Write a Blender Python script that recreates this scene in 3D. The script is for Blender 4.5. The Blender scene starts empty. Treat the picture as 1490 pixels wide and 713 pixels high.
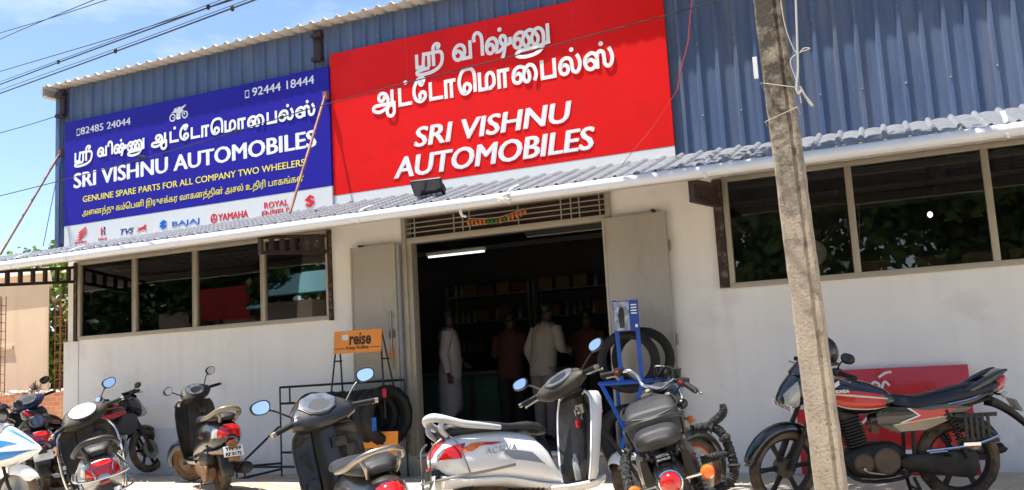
import bpy, bmesh, math, random
from math import sin, cos, pi, radians as R
from mathutils import Vector, Matrix

S = bpy.context.scene
C = S.collection
random.seed(7)

# ---------------------------------------------------------------- camera
cd = bpy.data.cameras.new('camera')
cam = bpy.data.objects.new('camera', cd)
C.objects.link(cam)
cd.sensor_width = 36.0
cd.sensor_fit = 'HORIZONTAL'
cd.lens = 36.0 * 1300.0 / 1490.0
cd.clip_start = 0.05
cd.clip_end = 3000
CAM_H = 1.28
def cam_matrix(yaw, pitch, roll):
    f = Vector((-sin(yaw)*cos(pitch), cos(yaw)*cos(pitch), sin(pitch)))
    rt = Vector((cos(yaw), sin(yaw), 0))
    up = rt.cross(f)
    r = rt*cos(roll) + up*sin(roll)
    u = -rt*sin(roll) + up*cos(roll)
    M = Matrix((r, u, -f)).transposed().to_4x4()
    M.translation = (0, 0, CAM_H)
    return M
cam.matrix_world = cam_matrix(R(23.186), R(7.317), R(-3.222))
S.camera = cam

# ---------------------------------------------------------------- light
SUN = Vector((-1.8, -1.0, 6.8)).normalized()          # towards the sun
EL = math.asin(SUN.z)
AZ = math.atan2(SUN.x, SUN.y)
W = bpy.data.worlds.new('World')
S.world = W
W.use_nodes = True
wn = W.node_tree
bg = wn.nodes['Background']
sky = wn.nodes.new('ShaderNodeTexSky')
sky.sky_type = 'NISHITA'
sky.sun_disc = False
sky.sun_elevation = EL
sky.sun_rotation = AZ
sky.air_density = 1.0
sky.dust_density = 0.5
sky.ozone_density = 2.2
bg.inputs[1].default_value = 0.085
# thin cloud: the sky colour is mixed with white by a stretched noise of the view direction
tc = wn.nodes.new('ShaderNodeTexCoord')
mp = wn.nodes.new('ShaderNodeMapping'); mp.inputs['Scale'].default_value = (1.3, 1.3, 3.2)
nz = wn.nodes.new('ShaderNodeTexNoise'); nz.inputs['Scale'].default_value = 2.2; nz.inputs['Detail'].default_value = 7; nz.inputs['Roughness'].default_value = .58
cr = wn.nodes.new('ShaderNodeValToRGB'); cr.color_ramp.elements[0].position = .52; cr.color_ramp.elements[1].position = .95
mx = wn.nodes.new('ShaderNodeMix'); mx.data_type = 'RGBA'
mx.inputs['B'].default_value = (6.3, 6.6, 7.0, 1)
wn.links.new(tc.outputs['Generated'], mp.inputs[0]); wn.links.new(mp.outputs[0], nz.inputs['Vector'])
wn.links.new(nz.outputs[0], cr.inputs[0]); wn.links.new(cr.outputs[0], mx.inputs['Factor'])
wn.links.new(sky.outputs[0], mx.inputs['A']); wn.links.new(mx.outputs['Result'], bg.inputs[0])

sl = bpy.data.lights.new('sun', 'SUN')
sl.energy = 3.9
sl.angle = R(0.5)
sl.color = (1.0, 0.95, 0.87)
so = bpy.data.objects.new('sun', sl)
so.rotation_euler = SUN.to_track_quat('Z', 'Y').to_euler()
so.location = (-20, -15, 60)
C.objects.link(so)

S.view_settings.view_transform = 'Standard'
S.view_settings.look = 'None'
S.view_settings.gamma = 1
S.view_settings.exposure = 1.45
S.cycles.max_bounces = 10
S.cycles.transparent_max_bounces = 16

# ---------------------------------------------------------------- materials
def lin(h):
    h = h.lstrip('#')
    o = []
    for i in (0, 2, 4):
        c = int(h[i:i+2], 16) / 255
        o.append(c/12.92 if c <= .04045 else ((c+.055)/1.055)**2.4)
    return (o[0], o[1], o[2], 1)

MATS = {}
def mat(name, col,  rough=.5, metal=0.0, var=.0, vscale=6.0, bump=0.0, bscale=60.0, coat=0.0, dirt=None, dirt_amt=0.0, dscale=4.0, spec=.5, dmin=.45, stretch=None, zgrad=None, streak=0.0, pits=None):
    """Procedural principled material: base colour with noise variation, optional dirt patches and bump."""
    m = bpy.data.materials.new(name)
    m.use_nodes = True
    nt = m.node_tree
    b = nt.nodes['Principled BSDF']
    if isinstance(col, str): col = lin(col)
    b.inputs['Roughness'].default_value = rough
    b.inputs['Metallic'].default_value = metal
    b.inputs['Coat Weight'].default_value = coat
    b.inputs['Coat Roughness'].default_value = .06
    b.inputs['Specular IOR Level'].default_value = spec
    t = nt.nodes.new('ShaderNodeTexCoord')
    vec = t.outputs['Object']
    if stretch:
        mpn = nt.nodes.new('ShaderNodeMapping'); mpn.inputs['Scale'].default_value = stretch
        nt.links.new(vec, mpn.inputs[0]); vec = mpn.outputs[0]
    def noise(sc, det=5, rg=.6):
        n = nt.nodes.new('ShaderNodeTexNoise')
        n.inputs['Scale'].default_value = sc; n.inputs['Detail'].default_value = det; n.inputs['Roughness'].default_value = rg
        nt.links.new(vec, n.inputs['Vector'])
        return n.outputs[0]
    cur = None
    if var > 0:
        n = noise(vscale)
        mxn = nt.nodes.new('ShaderNodeMix'); mxn.data_type = 'RGBA'
        mxn.inputs['A'].default_value = [max(0, c*(1-var)) for c in col[:3]] + [1]
        mxn.inputs['B'].default_value = [min(1, c*(1+var)) for c in col[:3]] + [1]
        rp = nt.nodes.new('ShaderNodeMapRange'); rp.inputs[1].default_value = .3; rp.inputs[2].default_value = .7
        nt.links.new(n, rp.inputs[0]); nt.links.new(rp.outputs[0], mxn.inputs['Factor'])
        cur = mxn.outputs['Result']
    if dirt is not None and dirt_amt > 0:
        n = noise(dscale, 7, .65)
        rp = nt.nodes.new('ShaderNodeMapRange'); rp.inputs[1].default_value = dmin; rp.inputs[2].default_value = dmin + .25
        rp.inputs[4].default_value = dirt_amt
        if zgrad:      # more stains towards one end of the object's height
            sx = nt.nodes.new('ShaderNodeSeparateXYZ'); nt.links.new(t.outputs['Object'], sx.inputs[0])
            zr = nt.nodes.new('ShaderNodeMapRange'); zr.inputs[1].default_value = zgrad[0]; zr.inputs[2].default_value = zgrad[1]
            zr.inputs[3].default_value = 0 if zgrad[2] > 0 else -zgrad[2]; zr.inputs[4].default_value = max(0, zgrad[2])
            nt.links.new(sx.outputs[2], zr.inputs[0])
            ad = nt.nodes.new('ShaderNodeMath'); ad.operation = 'ADD'; nt.links.new(n, ad.inputs[0]); nt.links.new(zr.outputs[0], ad.inputs[1]); n = ad.outputs[0]
        nt.links.new(n, rp.inputs[0])
        mxn = nt.nodes.new('ShaderNodeMix'); mxn.data_type = 'RGBA'
        if cur is None: mxn.inputs['A'].default_value = col
        else: nt.links.new(cur, mxn.inputs['A'])
        mxn.inputs['B'].default_value = lin(dirt) if isinstance(dirt, str) else dirt
        nt.links.new(rp.outputs[0], mxn.inputs['Factor'])
        cur = mxn.outputs['Result']
        rr = nt.nodes.new('ShaderNodeMapRange'); rr.inputs[3].default_value = rough; rr.inputs[4].default_value = min(1, rough + .4*dirt_amt + .1)
        nt.links.new(rp.outputs[0], rr.inputs[0]); nt.links.new(rr.outputs[0], b.inputs['Roughness'])
    if pits:            # fine dark pitting
        ns = noise(pits[2], 3, .7); rp = nt.nodes.new('ShaderNodeMapRange'); rp.inputs[1].default_value = pits[3]; rp.inputs[2].default_value = pits[3]+.10; rp.inputs[4].default_value = pits[1]; nt.links.new(ns, rp.inputs[0])
        mxn = nt.nodes.new('ShaderNodeMix'); mxn.data_type = 'RGBA'; mxn.inputs['B'].default_value = lin(pits[0]); nt.links.new(cur, mxn.inputs['A'])
        nt.links.new(rp.outputs[0], mxn.inputs['Factor']); cur = mxn.outputs['Result']
    if streak > 0:      # rain streaks running down
        mpn = nt.nodes.new('ShaderNodeMapping'); mpn.inputs['Scale'].default_value = (7, 7, .45); nt.links.new(t.outputs['Object'], mpn.inputs[0])
        ns = nt.nodes.new('ShaderNodeTexNoise'); ns.inputs['Scale'].default_value = 1.0; ns.inputs['Detail'].default_value = 6; nt.links.new(mpn.outputs[0], ns.inputs['Vector'])
        rp = nt.nodes.new('ShaderNodeMapRange'); rp.inputs[1].default_value = .5; rp.inputs[2].default_value = .75; rp.inputs[4].default_value = streak; nt.links.new(ns.outputs[0], rp.inputs[0])
        mxn = nt.nodes.new('ShaderNodeMix'); mxn.data_type = 'RGBA'; mxn.inputs['B'].default_value = lin('#857a6c')
        if cur is None: mxn.inputs['A'].default_value = col
        else: nt.links.new(cur, mxn.inputs['A'])
        nt.links.new(rp.outputs[0], mxn.inputs['Factor']); cur = mxn.outputs['Result']
    if cur is None: b.inputs['Base Color'].default_value = col
    else: nt.links.new(cur, b.inputs['Base Color'])
    if bump > 0:
        n = noise(bscale, 6)
        bp = nt.nodes.new('ShaderNodeBump'); bp.inputs['Strength'].default_value = bump; bp.inputs['Distance'].default_value = .01
        nt.links.new(n, bp.inputs['Height']); nt.links.new(bp.outputs[0], b.inputs['Normal'])
    MATS[name] = m
    return m

def glass_mat(name, tint, ior=1.5, refl=1.0):
    m = bpy.data.materials.new(name); m.use_nodes = True
    nt = m.node_tree; nt.nodes.clear()
    o = nt.nodes.new('ShaderNodeOutputMaterial'); mxs = nt.nodes.new('ShaderNodeMixShader')
    tr = nt.nodes.new('ShaderNodeBsdfTransparent'); tr.inputs[0].default_value = tint
    gl = nt.nodes.new('ShaderNodeBsdfGlossy'); gl.inputs['Roughness'].default_value = .01; gl.inputs[0].default_value = (refl, refl, refl, 1)
    fr = nt.nodes.new('ShaderNodeFresnel'); fr.inputs[0].default_value = ior
    nt.links.new(fr.outputs[0], mxs.inputs[0]); nt.links.new(tr.outputs[0], mxs.inputs[1]); nt.links.new(gl.outputs[0], mxs.inputs[2])
    nt.links.new(mxs.outputs[0], o.inputs[0])
    MATS[name] = m
    return m

def emit_mat(name, col, s):
    m = bpy.data.materials.new(name); m.use_nodes = True
    b = m.node_tree.nodes['Principled BSDF']
    b.inputs['Emission Color'].default_value = col; b.inputs['Emission Strength'].default_value = s
    MATS[name] = m
    return m

DUST = '#8c7355'
mat('plaster', '#eeeae5', .85, var=.035, vscale=1.3, bump=.2, bscale=25, dirt='#b3a898', dirt_amt=.5, dscale=1.1, dmin=.56, zgrad=(.0, .55, -.16), streak=.07)
mat('plaster_dado', '#cfd0d6', .8, var=.03, vscale=1.5, bump=.1, bscale=25, dirt='#a8a5a3', dirt_amt=.6, dscale=1.6, dmin=.56)
mat('door_grey', '#aaa398', .5, var=.06, vscale=1.5, dirt='#6f6557', dirt_amt=.45, dscale=2.2, dmin=.52, stretch=(1.5, 1, .5), streak=.12)
mat('door_steel', '#8d8f93', .55, var=.05, vscale=2, dirt='#6a665f', dirt_amt=.4, dscale=3)
mat('alu', '#a79f90', .45, metal=.25, var=.06, vscale=9)
mat('blue_sheet', '#4b5e80', .45, metal=.1, var=.07, vscale=2.5, dirt='#76839a', dirt_amt=.5, dscale=1.3, stretch=(3, 1, .4), streak=.3)
mat('roof_sheet', '#b9b0a6', .5, metal=.2, var=.06, vscale=3)
mat('soffit_steel', '#4a2f2a', .6, var=.15, vscale=9)
mat('maroon_steel', '#2d1a17', .6, var=.2, vscale=12, dirt='#59463a', dirt_amt=.3, dscale=9)
mat('peeling_wood', '#33211b', .75, var=.3, vscale=18, dirt='#8a7d70', dirt_amt=.9, dscale=14, dmin=.5, bump=.4, bscale=30)
mat('red_board', '#dd1512', .45, var=.06, vscale=1.2, dirt='#b80f12', dirt_amt=.5, dscale=1.8, dmin=.53, spec=.18)
mat('blue_board', '#251f96', .45, var=.06, vscale=1.5, spec=.18)
mat('white_board', '#dadcdc', .45, var=.02, vscale=2, spec=.25, dirt='#b9b6ae', dirt_amt=.35, dscale=1.5, dmin=.56)
mat('letter_white', '#e9ebec', .45, spec=.25)
mat('letter_yellow', '#f2e63a', .4)
mat('logo_red', '#d81f2c', .4)
mat('logo_blue', '#1560c8', .4)
mat('logo_navy', '#1b2a7c', .4)
mat('gutter', '#d4d8e0', .32, var=.03, vscale=4, dirt='#b0aca5', dirt_amt=.4, dscale=3, dmin=.55)
mat('tile_sheet', '#8e9095', .42, var=.14, vscale=7, dirt='#5c5e6a', dirt_amt=.4, dscale=6, dmin=.5)
mat('concrete_ground', '#b9ac99', .92, var=.12, vscale=1.2, bump=.25, bscale=30, dirt='#8c7c67', dirt_amt=.5, dscale=1.6, dmin=.52)
mat('sand_ground', '#cdbb9f', .95, var=.15, vscale=1.4, bump=.4, bscale=40, dirt='#8f7656', dirt_amt=.5, dscale=2.2, dmin=.5)
mat('asphalt', '#46433f', .9, var=.15, vscale=20, bump=.4, bscale=150)
mat('pole_concrete', '#a79a89', .95, var=.2, vscale=5, bump=.5, bscale=60, dirt='#37322b', dirt_amt=.9, dscale=10, dmin=.56, zgrad=(1.3, 3.3, .30), pits=('#5a4f40', .7, 55, .57))
mat('neighbour_wall', '#d6bfa3', .9, var=.05, vscale=.8, dirt='#cf9a66', dirt_amt=.5, dscale=.9, dmin=.55, streak=.12)
mat('rubble', '#c9c0b4', .95, var=.3, vscale=12, bump=.8, bscale=12)
mat('rust', '#7c4a30', .85, var=.3, vscale=20)
mat('leaf_a', (.08, .15, .03, 1), .55, var=.4, vscale=2.5)
mat('leaf_b', (.16, .24, .03, 1), .55, var=.35, vscale=3)
mat('bark', '#5a4a3c', .95, var=.3, vscale=8, bump=.8, bscale=25)
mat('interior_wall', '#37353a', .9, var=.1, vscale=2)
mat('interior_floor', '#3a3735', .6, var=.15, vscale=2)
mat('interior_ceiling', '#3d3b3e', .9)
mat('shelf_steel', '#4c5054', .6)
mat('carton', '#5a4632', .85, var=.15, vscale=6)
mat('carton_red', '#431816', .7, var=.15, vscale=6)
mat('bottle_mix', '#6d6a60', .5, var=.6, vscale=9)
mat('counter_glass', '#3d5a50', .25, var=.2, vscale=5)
mat('black_steel', '#17191d', .5, var=.2, vscale=10, dirt='#4a4038', dirt_amt=.3, dscale=12)
mat('rack_blue', '#1d56b8', .45, var=.1, vscale=6, dirt='#365a94', dirt_amt=.4, dscale=10)
mat('orange_board', '#e28a2c', .5, var=.06, vscale=4)
mat('orange_ink', '#2b1d14', .6)
mat('rubber', '#131314', .72, var=.25, vscale=10, bump=.25, bscale=90)
mat('rubber_dusty', '#221e1b', .85, var=.2, vscale=10, bump=.2, bscale=80, dirt='#7a6650', dirt_amt=.85, dscale=6, dmin=.34)
mat('cloth_black', '#0d0d10', .95, var=.3, vscale=30, bump=.6, bscale=15)
mat('plastic_black', '#15161a', .42, var=.15, vscale=6, dirt='#5b5148', dirt_amt=.25, dscale=7, dmin=.5)
mat('plastic_grey', '#201e1d', .5, var=.12, vscale=5, dirt='#5b5145', dirt_amt=.45, dscale=6, dmin=.45)
mat('plastic_dusty', '#181715', .55, var=.12, vscale=5, dirt='#5e523f', dirt_amt=.5, dscale=5, dmin=.42)
mat('seat_black', '#131417', .55, var=.15, vscale=12, bump=.12, bscale=140, dirt='#3c3833', dirt_amt=.3, dscale=6)
mat('seat_grey', '#1b1d21', .58, var=.15, vscale=12, bump=.15, bscale=140, dirt='#4b4741', dirt_amt=.35, dscale=6)
mat('seat_navy', '#0f1524', .5, var=.12, vscale=12, bump=.12, bscale=140)
mat('paint_white', '#f0f0ee', .25, coat=.6, dirt='#c4b8a6', dirt_amt=.25, dscale=4, dmin=.56)
mat('paint_black', '#0b0c10', .28, coat=.7, dirt='#5a5046', dirt_amt=.35, dscale=5, dmin=.52)
mat('paint_navyblack', '#0b0e16', .25, coat=.8, dirt='#4a433c', dirt_amt=.25, dscale=5, dmin=.55)
mat('paint_bronze', '#25211d', .36, metal=.2, coat=.35, dirt='#594d3f', dirt_amt=.4, dscale=5, dmin=.48)
mat('paint_darkgrey', '#1c1d20', .36, metal=.2, coat=.35, dirt='#4f473c', dirt_amt=.35, dscale=5, dmin=.48)
mat('paint_silver', '#aeb0b2', .32, metal=.6, dirt='#8a7d6c', dirt_amt=.35, dscale=5)
mat('paint_lightgrey', '#c6c8c9', .35, metal=.2, dirt='#998d7c', dirt_amt=.3, dscale=5)
mat('paint_blue', '#16264f', .3, coat=.5, dirt='#5a5046', dirt_amt=.25, dscale=5)
mat('decal_blue', '#2f86c9', .35, coat=.5)
mat('decal_red', '#c4171c', .35, coat=.5)
mat('decal_orange', '#d9562a', .4)
mat('decal_cream', '#d8cba8', .4)
mat('decal_grey', '#8c9098', .35, metal=.4)
mat('champagne', '#8b7f6b', .35, metal=.35, coat=.3, dirt='#6b5a45', dirt_amt=.4, dscale=5)
mat('lens_red', '#c41410', .12, coat=1.0, var=.25, vscale=25)
mat('lens_orange', '#e8701a', .12, coat=1.0, var=.2, vscale=25)
mat('lens_clear', '#a9aba8', .1, coat=1.0, var=.15, vscale=30)
mat('chrome', '#c9cbd0', .12, metal=1.0, var=.05, vscale=8)
mat('chrome_dull', '#9a958b', .33, metal=.9, var=.15, vscale=9, dirt='#77664f', dirt_amt=.4, dscale=8)
mat('engine_metal', '#5d5850', .5, metal=.6, var=.2, vscale=8, dirt='#7a5f42', dirt_amt=.75, dscale=6, dmin=.4)
mat('engine_black', '#191817', .55, metal=.2, var=.2, vscale=9, dirt='#54483a', dirt_amt=.5, dscale=7, dmin=.45)
mat('muddy', '#6d5138', .85, var=.2, vscale=7, dirt='#8b5f3a', dirt_amt=.7, dscale=5, bump=.3, bscale=30)
mat('plate_white', '#dcdcd6', .5, dirt='#a39882', dirt_amt=.35, dscale=12)
mat('ink', '#101012', .6)
mat('rope', '#161718', .9, var=.5, vscale=40, bump=1.0, bscale=60, dirt='#8a8a88', dirt_amt=.6, dscale=90, dmin=.50)
mat('mirror', (.88, .9, .92, 1), .02, metal=1.0)
mat('dash_glass', '#5d636a', .12, coat=1.0, var=.35, vscale=14)
mat('dash_reflection', '#d5d8dc', .12, coat=1.0, var=.12, vscale=14)  # white base colour stands in for a bright reflection on the dash cover
mat('skin', '#3f291e', .6, var=.1, vscale=9)
mat('hair', '#0b0908', .6)
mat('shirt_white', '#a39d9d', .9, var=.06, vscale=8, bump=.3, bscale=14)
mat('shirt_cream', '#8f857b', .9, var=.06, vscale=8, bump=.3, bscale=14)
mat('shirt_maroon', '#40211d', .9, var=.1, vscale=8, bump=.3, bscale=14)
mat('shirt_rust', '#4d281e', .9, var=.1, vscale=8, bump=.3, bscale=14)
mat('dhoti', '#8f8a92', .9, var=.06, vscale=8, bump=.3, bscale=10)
mat('trouser_dark', '#191a20', .9, var=.15, vscale=8)
mat('trouser_grey', '#6e6868', .9, var=.08, vscale=8)
mat('wire_black', '#17181c', .6)
mat('wire_white', '#b7b4aa', .6)
mat('wire_red', '#b3362c', .6)
mat('garland_orange', '#c9702a', .8, var=.4, vscale=25)
mat('garland_green', '#3d6b2c', .8, var=.3, vscale=25)
mat('strut_pipe', '#9a7666', .55, metal=.3, var=.25, vscale=9, dirt='#6b4434', dirt_amt=.6, dscale=7)
mat('lamp_black', '#1a1d24', .45, var=.1, vscale=8)
mat('lamp_fins', '#8a8c8d', .5, metal=.3, var=.1, vscale=9)
mat('polybag', '#cfcec8', .5, var=.15, vscale=7, bump=.5, bscale=9)
mat('poster_blue', '#1d3f94', .4, var=.1, vscale=7)
mat('poster_photo', '#8f9aa6', .5, var=.75, vscale=14)
mat('key_red', '#e01818', .35)
mat('label_pink', '#c2304a', .5, var=.2, vscale=30)
mat('label_blue', '#2c6bc0', .5, var=.4, vscale=30)
mat('stall_red', '#c02a20', .6); mat('stall_teal', '#3f8b94', .6); mat('shed_wall', '#a89a88', .9, var=.1, vscale=1)
glass_mat('window_glass', (.8, .8, .79, 1), 1.65, 1.0)
glass_mat('clear_plastic', (.82, .86, .92, 1), 1.45, 1.0)
emit_mat('tube_light', (.95, .97, 1, 1), .6)
emit_mat('glint_glow', (1, 1, .97, 1), 2.0)  # glow standing in for a bright spot reflected in the window

# brick: real brick texture for the low compound wall
def brick_mat(name, c1, c2, mortar, scale):
    m = bpy.data.materials.new(name); m.use_nodes = True; nt = m.node_tree; b = nt.nodes['Principled BSDF']
    t = nt.nodes.new('ShaderNodeTexCoord'); sp = nt.nodes.new('ShaderNodeSeparateXYZ'); cb = nt.nodes.new('ShaderNodeCombineXYZ')
    nt.links.new(t.outputs['Object'], sp.inputs[0]); nt.links.new(sp.outputs[0], cb.inputs[0]); nt.links.new(sp.outputs[2], cb.inputs[1])
    br = nt.nodes.new('ShaderNodeTexBrick'); br.inputs['Scale'].default_value = scale
    br.inputs['Color1'].default_value = lin(c1); br.inputs['Color2'].default_value = lin(c2); br.inputs['Mortar'].default_value = lin(mortar)
    br.inputs['Mortar Size'].default_value = .012
    nt.links.new(cb.outputs[0], br.inputs[0])
    n = nt.nodes.new('ShaderNodeTexNoise'); n.inputs['Scale'].default_value = 5; nt.links.new(t.outputs['Object'], n.inputs['Vector'])
    mxn = nt.nodes.new('ShaderNodeMix'); mxn.data_type = 'RGBA'; mxn.blend_type = 'MULTIPLY'; mxn.inputs['Factor'].default_value = .5
    nt.links.new(br.outputs[0], mxn.inputs['A']); nt.links.new(n.outputs[1], mxn.inputs['B']); nt.links.new(mxn.outputs['Result'], b.inputs['Base Color'])
    b.inputs['Roughness'].default_value = .95
    bp = nt.nodes.new('ShaderNodeBump'); bp.inputs['Strength'].default_value = .6; nt.links.new(br.outputs[1], bp.inputs['Height']); bp.invert = True; nt.links.new(bp.outputs[0], b.inputs['Normal'])
    MATS[name] = m
brick_mat('brick', '#cf8f68', '#b9764f', '#cdb196', 3.2)

# ---------------------------------------------------------------- mesh builder
def cat(p0, p1, p2, p3, t):
    return .5*((2*p1) + (-p0+p2)*t + (2*p0-5*p1+4*p2-p3)*t*t + (-p0+3*p1-3*p2+p3)*t*t*t)

def smooth_pts(pts, sub=5, closed=False):
    P = [Vector(p) for p in pts]; n = len(P); out = []
    if n < 3: return P
    rng = range(n) if closed else range(n-1)
    for i in rng:
        if closed: a, b, c, d = P[(i-1) % n], P[i], P[(i+1) % n], P[(i+2) % n]
        else: a, b, c, d = P[max(i-1, 0)], P[i], P[i+1], P[min(i+2, n-1)]
        for k in range(sub): out.append(cat(a, b, c, d, k/sub))
    if not closed: out.append(P[-1])
    return out

class MB:
    def __init__(s): s.v = []; s.f = []
    def add(s, vs, fs, M=None):
        o = len(s.v)
        for p in vs:
            p = Vector(p)
            s.v.append(M @ p if M is not None else p)
        for f in fs: s.f.append(tuple(i+o for i in f))
        return s
    def box(s, x0, x1, y0, y1, z0, z1, M=None):
        vs = [(x, y, z) for x in (x0, x1) for y in (y0, y1) for z in (z0, z1)]
        return s.add(vs, [(0, 1, 3, 2), (4, 6, 7, 5), (0, 4, 5, 1), (2, 3, 7, 6), (0, 2, 6, 4), (1, 5, 7, 3)], M)
    def loft(s, rings, cap=True, closed=False, M=None):
        n = len(rings[0]); vs = [p for r in rings for p in r]; fs = []
        m = len(rings)
        for i in range(m if closed else m-1):
            a, b = i*n, ((i+1) % m)*n
            for j in range(n):
                k = (j+1) % n
                fs.append((a+j, a+k, b+k, b+j))
        if cap and not closed:
            fs.append(tuple(reversed(range(n)))); fs.append(tuple(range((m-1)*n, m*n)))
        return s.add(vs, fs, M)
    def grid(s, rows, M=None):
        n = len(rows[0]); vs = [p for r in rows for p in r]; fs = []
        for i in range(len(rows)-1):
            for j in range(n-1): fs.append((i*n+j, i*n+j+1, (i+1)*n+j+1, (i+1)*n+j))
        return s.add(vs, fs, M)
    def tube(s, pts, r, n=8, closed=False, M=None, sm=0):
        P = smooth_pts(pts, sm, closed) if sm else [Vector(p) for p in pts]
        m = len(P)
        if isinstance(r, (list, tuple)):
            L = len(r); rr = [r[min(L-1, int(i*(L-1)/(m-1)))]*(1-((i*(L-1)/(m-1)) % 1)) + r[min(L-1, int(i*(L-1)/(m-1))+1)]*((i*(L-1)/(m-1)) % 1) for i in range(m)]
        else: rr = [r]*m
        up = None; rings = []
        for i in range(m):
            if closed: t = P[(i+1) % m] - P[i-1]
            else: t = P[min(i+1, m-1)] - P[max(i-1, 0)]
            if t.length < 1e-9: t = Vector((0, 0, 1))
            t.normalize()
            if up is None:
                up = Vector((0, 0, 1)) if abs(t.z) < .9 else Vector((1, 0, 0))
            u = (up - t*up.dot(t))
            if u.length < 1e-6: u = t.orthogonal()
            u.normalize(); w = t.cross(u); up = u
            rings.append([P[i] + u*(rr[i]*cos(2*pi*k/n)) + w*(rr[i]*sin(2*pi*k/n)) for k in range(n)])
        return s.loft(rings, True, closed, M)
    def lathe(s, prof, M=None, n=24, a0=0.0, a1=2*pi, tread=0.0, tw=1):
        full = abs(a1-a0-2*pi) < 1e-6
        rings = []
        m = n if full else n+1
        for i in range(m):
            a = a0 + (a1-a0)*i/n
            ring = []
            for j, (r, h) in enumerate(prof):
                rr = r
                if tread and (i//tw + (j % 2)) % 2 == 0: rr = r - (tread if 2 <= j <= len(prof)-3 else 0)
                ring.append((rr*cos(a), rr*sin(a), h))
            rings.append(ring)
        vs = [p for r in rings for p in r]; k = len(prof); fs = []
        for i in range(m if full else m-1):
            a, b = i*k, ((i+1) % m)*k
            for j in range(k-1): fs.append((a+j, b+j, b+j+1, a+j+1))
        return s.add(vs, fs, M)
    def ell(s, c, rx, ry, rz, n=14, M=None):
        rings = []
        m = n//2+1
        vs = []; fs = []
        for i in range(1, m):
            th = pi*i/m
            for j in range(n):
                a = 2*pi*j/n
                vs.append((c[0]+rx*sin(th)*cos(a), c[1]+ry*sin(th)*sin(a), c[2]+rz*cos(th)))
        vs.append((c[0], c[1], c[2]+rz)); vs.append((c[0], c[1], c[2]-rz))
        T = len(vs)-2; B = len(vs)-1
        for i in range(m-2):
            for j in range(n):
                k = (j+1) % n; fs.append((i*n+j, (i+1)*n+j, (i+1)*n+k, i*n+k))
        for j in range(n):
            k = (j+1) % n; fs.append((j, k, T)); fs.append(((m-2)*n+k, (m-2)*n+j, B))
        return s.add(vs, fs, M)
    def prism(s, poly, d0, d1, M=None):
        n = len(poly)
        vs = [(x, y, d0) for x, y in poly] + [(x, y, d1) for x, y in poly]
        fs = [tuple(reversed(range(n))), tuple(range(n, 2*n))] + [(i, (i+1) % n, n+(i+1) % n, n+i) for i in range(n)]
        return s.add(vs, fs, M)
    def body(s, st, n=20, sub=4, ex=2.6, M=None):
        return s.loft([ring_at(p, n, ex) for p in interp(st, sub)], True, False, M)
    def patch(s, st, x0, x1, a0, a1, off, nx=10, na=8, ex=2.6, M=None, shear=0.0):
        """a conformal skin piece lying `off` proud of a body() surface"""
        sts = interp(st, 12); rows = []
        for j in range(na+1):
            a = a0 + (a1-a0)*j/na; row = []
            for i in range(nx+1):
                x = x0 + (x1-x0)*i/nx + shear*(j/na)
                p = at_x(sts, x); q = ring_pt(p, a, ex)
                c = Vector((p[0], 0, (p[1]+p[2])/2)); d = (Vector(q)-c)
                row.append(Vector(q) + d.normalized()*off)
            rows.append(row)
        return s.grid(rows, M)
    def xform(s, fn):
        s.v = [fn(p) for p in s.v]; return s
    def build(s, name, m, parent=None, bevel=0.0, ang=38, flat=False, sol=0.0):
        me = bpy.data.meshes.new(name)
        me.from_pydata([tuple(p) for p in s.v], [], s.f)
        bm = bmesh.new(); bm.from_mesh(me)
        bmesh.ops.recalc_face_normals(bm, faces=bm.faces)
        if bevel > 0:
            ed = [e for e in bm.edges if len(e.link_faces) == 2 and e.calc_face_angle(0) > R(30)]
            bmesh.ops.bevel(bm, geom=ed, offset=bevel, segments=2, affect='EDGES', profile=.6, clamp_overlap=True)
        bm.to_mesh(me); bm.free()
        if not flat:
            me.shade_smooth(); me.set_sharp_from_angle(angle=R(ang))
        me.materials.append(MATS[m] if isinstance(m, str) else m)
        o = bpy.data.objects.new(name, me); C.objects.link(o)
        if parent is not None: o.parent = parent
        if sol:
            md = o.modifiers.new('thickness', 'SOLIDIFY'); md.thickness = sol; md.offset = 0
        return o

def interp(st, sub):
    st = [tuple(p) for p in st]; out = []; n = len(st)
    for i in range(n-1):
        a, b, c, d = st[max(i-1, 0)], st[i], st[i+1], st[min(i+2, n-1)]
        for k in range(sub):
            t = k/sub
            out.append(tuple(cat(a[j], b[j], c[j], d[j], t) if j else b[0]+(c[0]-b[0])*t for j in range(len(b))))
    out.append(st[-1]); return out
def ring_pt(p, a, ex):
    x, zb, zt, wb, wt = p[:5]
    c, s_ = cos(a), sin(a); e = 2/ex
    t = ((1 if s_ >= 0 else -1)*abs(s_)**e + 1)/2
    return (x, (1 if c >= 0 else -1)*abs(c)**e*(wb+(wt-wb)*t), zb+(zt-zb)*t)
def ring_at(p, n, ex): return [ring_pt(p, 2*pi*(k+.5)/n, ex) for k in range(n)]
def at_x(sts, x):
    if (x-sts[0][0])*(1 if sts[-1][0] > sts[0][0] else -1) <= 0: return (x,)+tuple(sts[0][1:])
    for a, b in zip(sts, sts[1:]):
        if (a[0]-x)*(b[0]-x) <= 0 and a[0] != b[0]:
            t = (x-a[0])/(b[0]-a[0]); return tuple(a[j]+(b[j]-a[j])*t for j in range(len(a)))
    return (x,)+tuple(sts[-1][1:])

def T(x=0, y=0, z=0): return Matrix.Translation((x, y, z))
def RX(a): return Matrix.Rotation(a, 4, 'X')
def RY(a): return Matrix.Rotation(a, 4, 'Y')
def RZ(a): return Matrix.Rotation(a, 4, 'Z')
def SC(x, y, z): return Matrix.Diagonal((x, y, z, 1))
WHEELM = RX(pi/2)      # local z axis of a lathe -> the wheel's axle (y)

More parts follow.
